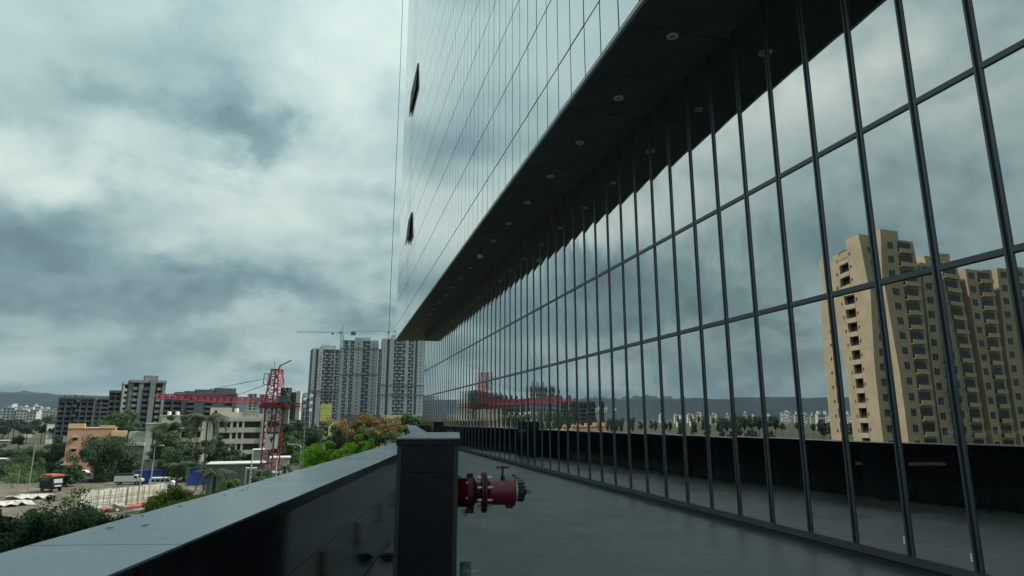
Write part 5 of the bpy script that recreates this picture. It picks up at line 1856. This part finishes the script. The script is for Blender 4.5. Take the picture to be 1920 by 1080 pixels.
for k, x in enumerate((466, 474)):
    p_ = gp(x, 905) if False else P(x, 893, 110)
    t_ = thing('portable_toilet', ('left' if k == 0 else 'right') + ' one of two white portable cabins before the long grey green shed', 'portable toilet', (p_.x, p_.y, GROUND), yaw_to(p_))
    hh = P(x, 878, 110).z - GROUND
    MB().b2((-0.52, 0, 0), (0.52, 1.0, hh)).build('cabin', M['white'], t_)
    MB().b2((-0.36, -0.02, 0.9), (0.36, 0.0, hh - 0.15)).build('door_window', M['shed'], t_)
    MB().b2((-0.56, -0.05, hh), (0.56, 1.05, hh + 0.08)).build('roof', M['tin'], t_)
    MB().b2((-0.2, -0.03, 0.55), (0.2, 0.0, 0.66)).build('vent', M['steel_dk'], t_)

# ================================================================ TREES AND PLANTS
def crown_mesh(seed, rx, rz, n_clump, n_leaf, leaf, mat, mat2=None, top2=0.0, flat=0.0, clump_r=0.26, shell=0.55):
    """Many leaf-sized quads gathered in clumps through an uneven crown; centre of the crown at the origin."""
    rr = np.random.RandomState(seed)
    u = rr.normal(size=(n_clump, 3))
    u /= np.linalg.norm(u, axis=1)[:, None]
    rad = shell + (1 - shell) * rr.rand(n_clump)
    lump = 1 + 0.22 * np.sin(u[:, 0] * 3.1 + seed) * np.cos(u[:, 2] * 2.7 + seed * 1.7) + 0.10 * rr.normal(size=n_clump)
    cen = u * (rad * lump)[:, None] * np.array([rx, rx, rz])
    cen[:, 2] = np.where(cen[:, 2] < 0, cen[:, 2] * (1 - flat), cen[:, 2])
    idx = rr.randint(0, n_clump, n_leaf)
    cr = clump_r * rx * (0.6 + 0.8 * rr.rand(n_clump))
    off = rr.normal(size=(n_leaf, 3))
    off /= np.linalg.norm(off, axis=1)[:, None]
    off *= (rr.rand(n_leaf) ** 0.45)[:, None]
    pos = cen[idx] + off * cr[idx][:, None] * np.array([1, 1, 0.72])
    nrm = off * 0.7 + rr.normal(size=(n_leaf, 3)) * 0.6 + np.array([0, 0, 0.45])
    nrm /= np.linalg.norm(nrm, axis=1)[:, None]
    ref = rr.normal(size=(n_leaf, 3))
    a = np.cross(nrm, ref)
    a /= np.linalg.norm(a, axis=1)[:, None]
    b = np.cross(nrm, a)
    s = leaf * (0.6 + 0.8 * rr.rand(n_leaf))[:, None]
    v = np.stack([pos - a * s * 0.5, pos + b * s * 0.28, pos + a * s * 0.5 - nrm * s * 0.12, pos - b * s * 0.28], 1).reshape(-1, 3)
    me = bpy.data.meshes.new('crown')
    me.vertices.add(n_leaf * 4)
    me.vertices.foreach_set('co', v.astype(np.float32).ravel())
    me.loops.add(n_leaf * 4)
    me.loops.foreach_set('vertex_index', np.arange(n_leaf * 4, dtype=np.int32))
    me.polygons.add(n_leaf)
    me.polygons.foreach_set('loop_start', np.arange(0, n_leaf * 4, 4, dtype=np.int32))
    me.polygons.foreach_set('loop_total', np.full(n_leaf, 4, dtype=np.int32))
    me.materials.append(mat)
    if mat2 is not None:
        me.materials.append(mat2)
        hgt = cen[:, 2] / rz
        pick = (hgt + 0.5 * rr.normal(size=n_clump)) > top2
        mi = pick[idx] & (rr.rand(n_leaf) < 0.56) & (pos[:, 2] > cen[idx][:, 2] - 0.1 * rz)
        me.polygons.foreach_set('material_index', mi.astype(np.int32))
    me.update(calc_edges=True)
    me.validate()
    return me


def trunk_mesh(seed, h, rx, rz, r0):
    """Tapered trunk with limbs reaching into a crown centred at height h."""
    rr = random.Random(seed)
    m2 = MB()
    fork = max(0.6, h - rz * 0.75)
    pts = [(0, 0, -0.3)] + [(rr.uniform(-0.12, 0.12) * k, rr.uniform(-0.12, 0.12) * k, fork * k / 3) for k in (1, 2, 3)]
    m2.path(pts, [r0 * 1.25, r0, r0 * 0.9, r0 * 0.78], 8)
    top = Vector(pts[-1])
    for k in range(7):
        a = 2 * PI * k / 7 + rr.uniform(-0.3, 0.3)
        e_ = Vector((math.cos(a) * rx * rr.uniform(0.4, 0.75), math.sin(a) * rx * rr.uniform(0.4, 0.75), h + rz * rr.uniform(-0.25, 0.55)))
        mid_ = top.lerp(e_, 0.5) + Vector((0, 0, rz * 0.12))
        m2.path([top, mid_, e_], [r0 * 0.5, r0 * 0.3, r0 * 0.09], 6)
        for q in range(2):
            f_ = e_ + Vector((rr.uniform(-1, 1), rr.uniform(-1, 1), rr.uniform(0.1, 0.8))) * rx * 0.3
            m2.path([mid_.lerp(e_, 0.4), f_], [r0 * 0.2, r0 * 0.06], 5)
    return m2.mesh('trunk', M['bark'], True)


def tree(label, x, ytop, ybot_crown, wpx, d, mat, seed, leaves=5200, leaf=0.34, mat2=None, top2=0.2, flat=0.35, name='tree', clumps=46, ground=None, cat='tree', shell=0.38, clump_r=0.28):
    """x: crown's middle column; ytop: its top; ybot_crown: its underside; wpx: its width in the photograph."""
    gz = GROUND if ground is None else ground
    top = P(x, ytop, d)
    bot = P(x, ybot_crown + 0.16 * (ybot_crown - ytop), d)
    rx = wpx / 1193.0 * d / 2 * 0.92
    rz = max(0.6, (top.z - bot.z) / 2)
    cz = (top.z + bot.z) / 2
    h = cz - gz
    t_ = thing(name, label, cat, (top.x, top.y, gz), (seed * 1.7) % 6.28)
    cm = crown_mesh(seed, rx * 0.98, rz * 1.0, clumps, int(leaves * 2.6), leaf * 0.92, mat, mat2, top2, flat, clump_r, shell)
    obj('crown', cm, t_, loc=(0, 0, h))
    obj('trunk', trunk_mesh(seed, h, rx, rz, max(0.10, min(0.34, rx * 0.075))), t_)
    return t_


# middle distance, from left to right
tree('large round mid green tree rising right of the orange house', 236, 764, 838, 88, 185, M['leaf_md'], 1, 8000, 0.42, flat=0.1, clumps=60)
tree('broad dark tree shading the road before the orange house', 203, 818, 898, 112, 147, M['leaf_dk'], 2, 9000, 0.42, flat=0.1, clumps=64)
tree('dark tree on the left flank of the orange house', 130, 868, 908, 50, 136, M['leaf_dk'], 3, 4800, 0.36, flat=0.1)
tree('dark bushy tree between the white pillar and the orange house', 104, 826, 870, 46, 195, M['leaf_dk'], 4, 4200, 0.42, flat=0.1)
tree('low dark bush left of the white pillar on the slope', 55, 838, 880, 66, 178, M['leaf_md'], 5, 4200, 0.42, flat=0.1)
tree('dark tree at the left edge behind the shacks', 18, 836, 866, 50, 205, M['leaf_dk'], 6, 3600, 0.42, flat=0.1)
tree('round mid green tree before the white house', 326, 776, 875, 78, 160, M['leaf_md'], 7, 8000, 0.42, flat=0.1, clumps=58)
tree('dark round tree below the coconut palm before the annex', 352, 836, 892, 70, 146, M['leaf_dk'], 8, 6500, 0.36, flat=0.1)
tree('dark rounded tree before the cream block loggias', 412, 818, 882, 68, 150, M['leaf_dk'], 9, 7000, 0.36, flat=0.1)
tree('small green tree at the corner of the cream block', 462, 848, 880, 34, 150, M['leaf_md'], 10, 2600, 0.32, flat=0.1)
tree('green tree right of the crane mast with loose crown', 545, 820, 872, 66, 140, M['leaf_md'], 11, 5200, 0.34, flat=0.1)
tree('tall dark green tree left of the yellow hoardings', 583, 785, 850, 62, 150, M['leaf_dk'], 12, 7000, 0.36, flat=0.1, clumps=52)
tree('dark tree in the shade behind the street lamp', 545, 800, 850, 50, 145, M['leaf_dk'], 13, 4200, 0.40, flat=0.1)
tree('wide flame tree with orange blossom over dark foliage', 696, 777, 836, 150, 80, M['leaf_dk'], 14, 15000, 0.20, M['leaf_or'], 0.05, 0.25, 'flame_tree', 170, clump_r=0.17)
tree('green tree right of the flame tree beside the black pillar', 772, 788, 834, 44, 72, M['leaf_md'], 15, 6000, 0.20, flat=0.2)
tree('pale green tree tops at the foot of the rightmost grey tower', 772, 778, 800, 56, 140, M['leaf_md'], 16, 3600, 0.34, flat=0.2)
tree('dark green tree behind the left end of the flame tree', 650, 800, 845, 44, 105, M['leaf_dk'], 17, 3600, 0.30, flat=0.2)
tree('bright lime green tree just beyond the coping', 622, 830, 905, 140, 47, M['leaf_br'], 18, 15000, 0.17, flat=0.3, clumps=90, clump_r=0.20)
tree('bright lime green tree top right of the larger lime tree', 684, 820, 860, 60, 49, M['leaf_br'], 19, 5200, 0.17, flat=0.3, clumps=40)
tree('yellow green bush spreading just beyond the coping before the van', 346, 918, 975, 112, 46, M['leaf_yl'], 20, 9000, 0.17, flat=0.2, clumps=64)
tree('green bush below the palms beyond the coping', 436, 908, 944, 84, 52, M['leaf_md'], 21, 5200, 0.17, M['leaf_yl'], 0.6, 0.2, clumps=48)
tree('green bush by the shed beyond the coping', 505, 890, 915, 60, 58, M['leaf_md'], 22, 3800, 0.17, flat=0.2)
# twiggy dark trees close below at the left
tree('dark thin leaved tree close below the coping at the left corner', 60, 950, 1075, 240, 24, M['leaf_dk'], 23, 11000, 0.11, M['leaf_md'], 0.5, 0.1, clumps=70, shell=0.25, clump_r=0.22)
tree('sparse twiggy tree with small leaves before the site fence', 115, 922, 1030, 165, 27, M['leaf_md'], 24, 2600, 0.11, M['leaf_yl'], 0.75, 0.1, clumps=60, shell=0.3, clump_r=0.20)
tree('dark low tree close below the coping right of the twiggy ones', 200, 956, 1040, 140, 30, M['leaf_dk'], 25, 5200, 0.12, flat=0.1, clumps=50, shell=0.3)
tree('green bush at the left edge beside the white tarpaulins', -10, 945, 1010, 60, 34, M['leaf_md'], 26, 3600, 0.13, flat=0.1)
# shrubs on the slope at the left
for k, (x, y, w, d) in enumerate(((40, 884, 90, 158), (95, 880, 60, 164), (10, 895, 60, 150), (140, 876, 50, 168))):
    tree(['green scrub bush on the bank above the yard at the left', 'green scrub bush beside the dark tree on the bank', 'low green scrub bush at the left edge of the road', 'dark scrub bush at the foot of the orange house'][k],
         x, y - 16, y + 16, w, d, M['leaf_md'] if k % 2 == 0 else M['leaf_dk'], 30 + k, 3000, 0.36, flat=0.1, name='shrub', cat='shrub')
# tree belt at the foot of the far town, and left of the picture where only the glass sees it
rnd = random.Random(77)
protos = []
for k in range(4):
    t_ = tree('dark green tree in the belt before the far town', -500 + k * 60, 781, 815, 60, 230, M['leaf_far'], 50 + k, 1500, 0.8, flat=0.1, clumps=26)
    t_['group'] = 'tree belt before the far town'
    protos.append(t_)
for k in range(64):
    a = R(rnd.uniform(-66, -19.5))
    d = rnd.choice([rnd.uniform(230, 420), rnd.uniform(420, 760)])
    if -39.2 < math.degrees(a) - 15.24 * 0 and a > R(-26) and d < 235:
        d = rnd.uniform(240, 330)
    zg = GROUND + 7.5 * min(1.0, max(0.0, (d - 260) / 700.0))
    o_ = dup(protos[k % 4], (d * math.sin(a), d * math.cos(a), zg), rnd.uniform(0, 6.28), rnd.uniform(0.45, 0.85))
for k in range(46):
    x = rnd.uniform(-10, 330)
    d = rnd.uniform(290, 560)
    p_ = P(x, 784, d)
    zg = ground_z(p_.x, p_.y)
    dup(protos[k % 4], (p_.x, p_.y, zg), rnd.uniform(0, 6.28), rnd.uniform(0.5, 0.8))
for k in range(16):
    x = rnd.uniform(430, 720)
    d = rnd.uniform(200, 330)
    p_ = P(x, 784, d)
    dup(protos[k % 4], (p_.x, p_.y, GROUND), rnd.uniform(0, 6.28), rnd.uniform(0.6, 0.85))


# a few more bushes and low trees filling the yard's edge and the lanes between the houses
for (lab, x, yt, yb, w, d, mt, sd) in (
        ('round dark bush at the right foot of the orange house', 232, 868, 900, 46, 150, 'leaf_dk', 61),
        ('mid green tree filling the lane between white house and annex', 322, 838, 882, 40, 152, 'leaf_md', 62),
        ('leafy green tree right of the street lamp by the white house', 312, 862, 898, 40, 148, 'leaf_md', 63),
        ('dark tree under the loggias left of the crane mast', 440, 834, 878, 44, 152, 'leaf_dk', 64),
        ('green shrub mass along the far edge of the bare yard', 60, 893, 908, 110, 146, 'leaf_md', 65),
        ('dark tree mass at the far left above the shrubs', 30, 858, 892, 76, 166, 'leaf_dk', 66),
        ('low leafy bush between fence and yellow green bush', 300, 946, 985, 60, 52, 'leaf_md', 67),
        ('olive green bush at the foot of the site fence', 160, 950, 985, 70, 80, 'leaf_dk', 68),
        ('mid green tree below the pale yellow hoarding', 625, 806, 850, 44, 130, 'leaf_md', 69)):
    tree(lab, x, yt, yb, w, d, M[mt], sd, 3600, 0.32 if d > 100 else 0.17, flat=0.1)

# ---- palms
def frond_mesh(L, droop, seed):
    rr = random.Random(seed)
    m2 = MB()
    pts = []
    n = 9
    for k in range(n + 1):
        f = k / n
        pts.append(Vector((L * f * (1 - (0.12 + 0.22 * droop) * f), 0, L * (0.5 * f - droop * f * f))))
    m2.path(pts, [0.035 * (1 - 0.8 * k / n) + 0.006 for k in range(n + 1)], 4)
    for k in range(1, n * 3):
        f = k / (n * 3)
        i = min(n - 1, int(f * n))
        p_ = pts[i].lerp(pts[i + 1], f * n - i)
        l = L * 0.30 * (1 - abs(f - 0.45) * 0.9)
        for s_ in (-1, 1):
            tip = p_ + Vector((l * 0.45, s_ * l * 0.75, -l * (0.35 + 0.25 * rr.random())))
            w = Vector((0.05 * L / 3, 0, 0))
            m2.add([p_ - w, p_ + w, tip + w * 0.2, tip - w * 0.2], [(0, 1, 2, 3)])
    return m2.mesh('frond', M['leaf_palm'])


def palm(label, x, ytop, d, L, lean=0.0, n=15, seed=0):
    top = P(x, ytop, d)
    h = top.z - GROUND - L * 0.25
    t_ = thing('palm_tree', label, 'palm tree', (top.x, top.y, GROUND), seed)
    m2 = MB()
    m2.path([(lean * (1 - k / 6) ** 2, 0, h * k / 6) for k in range(7)], [0.20 - 0.012 * k for k in range(7)], 8)
    m2.build('trunk', M['bark'], t_, smooth=True)
    fm_ = [frond_mesh(L, dr, seed * 10 + i) for i, dr in enumerate((0.5, 1.15, 1.9))]
    rr = random.Random(seed)
    for k in range(n):
        o_ = obj('frond', fm_[k % 3], t_, loc=(0, 0, h))
        o_.rotation_euler = (0, rr.uniform(-0.25, 0.25), 2 * PI * k / n + rr.uniform(-0.2, 0.2))
    return t_


palm('tall coconut palm with hanging fronds in front of the cream block', 391, 772, 128, 5.2, 0.8, 30, 1)
palm('small palm on the verge before the white van', 335, 862, 100, 3.0, 0.2, 16, 2)
palm('bushy palm just beyond the coping left of the shed', 405, 876, 58, 2.2, 0.2, 16, 3)
palm('yellowish palm at the foot of the crane beyond the coping', 497, 876, 66, 1.9, 0.1, 14, 4)
palm('dark small palm right of the crane foot beyond the coping', 535, 868, 68, 1.8, 0.1, 14, 5)

# rough grass and weeds on the near ground: nobody could count the blades
gr = np.random.RandomState(4)
ng = 60000
ang = np.radians(gr.uniform(-50, 10, ng))
dist_ = gr.uniform(70, 190, ng)
px_, py_ = np.sin(ang) * dist_, np.cos(ang) * dist_
keep = np.array([mnoise.noise(Vector((x * 0.05, y * 0.05, 2.0))) > 0.02 for x, y in zip(px_, py_)])
px_, py_ = px_[keep], py_[keep]
n_ = len(px_)
hgt_ = gr.uniform(0.10, 0.45, n_)
th = gr.uniform(0, 6.28, n_)
wv = 0.12
v = np.zeros((n_, 3, 3), np.float32)
v[:, 0] = np.stack([px_ - np.cos(th) * wv, py_ - np.sin(th) * wv, np.full(n_, GROUND + 0.05)], 1)
v[:, 1] = np.stack([px_ + np.cos(th) * wv, py_ + np.sin(th) * wv, np.full(n_, GROUND + 0.05)], 1)
v[:, 2] = np.stack([px_ + gr.uniform(-.3, .3, n_), py_ + gr.uniform(-.3, .3, n_), GROUND + hgt_], 1)
me = bpy.data.meshes.new('weeds')
me.from_pydata(v.reshape(-1, 3).tolist(), [], np.arange(n_ * 3).reshape(-1, 3).tolist())
me.materials.append(M['leaf_md'])
wd_ = obj('weeds', me)
wd_['kind'] = 'stuff'
wd_['label'] = 'rough green weeds growing in patches on the open ground'
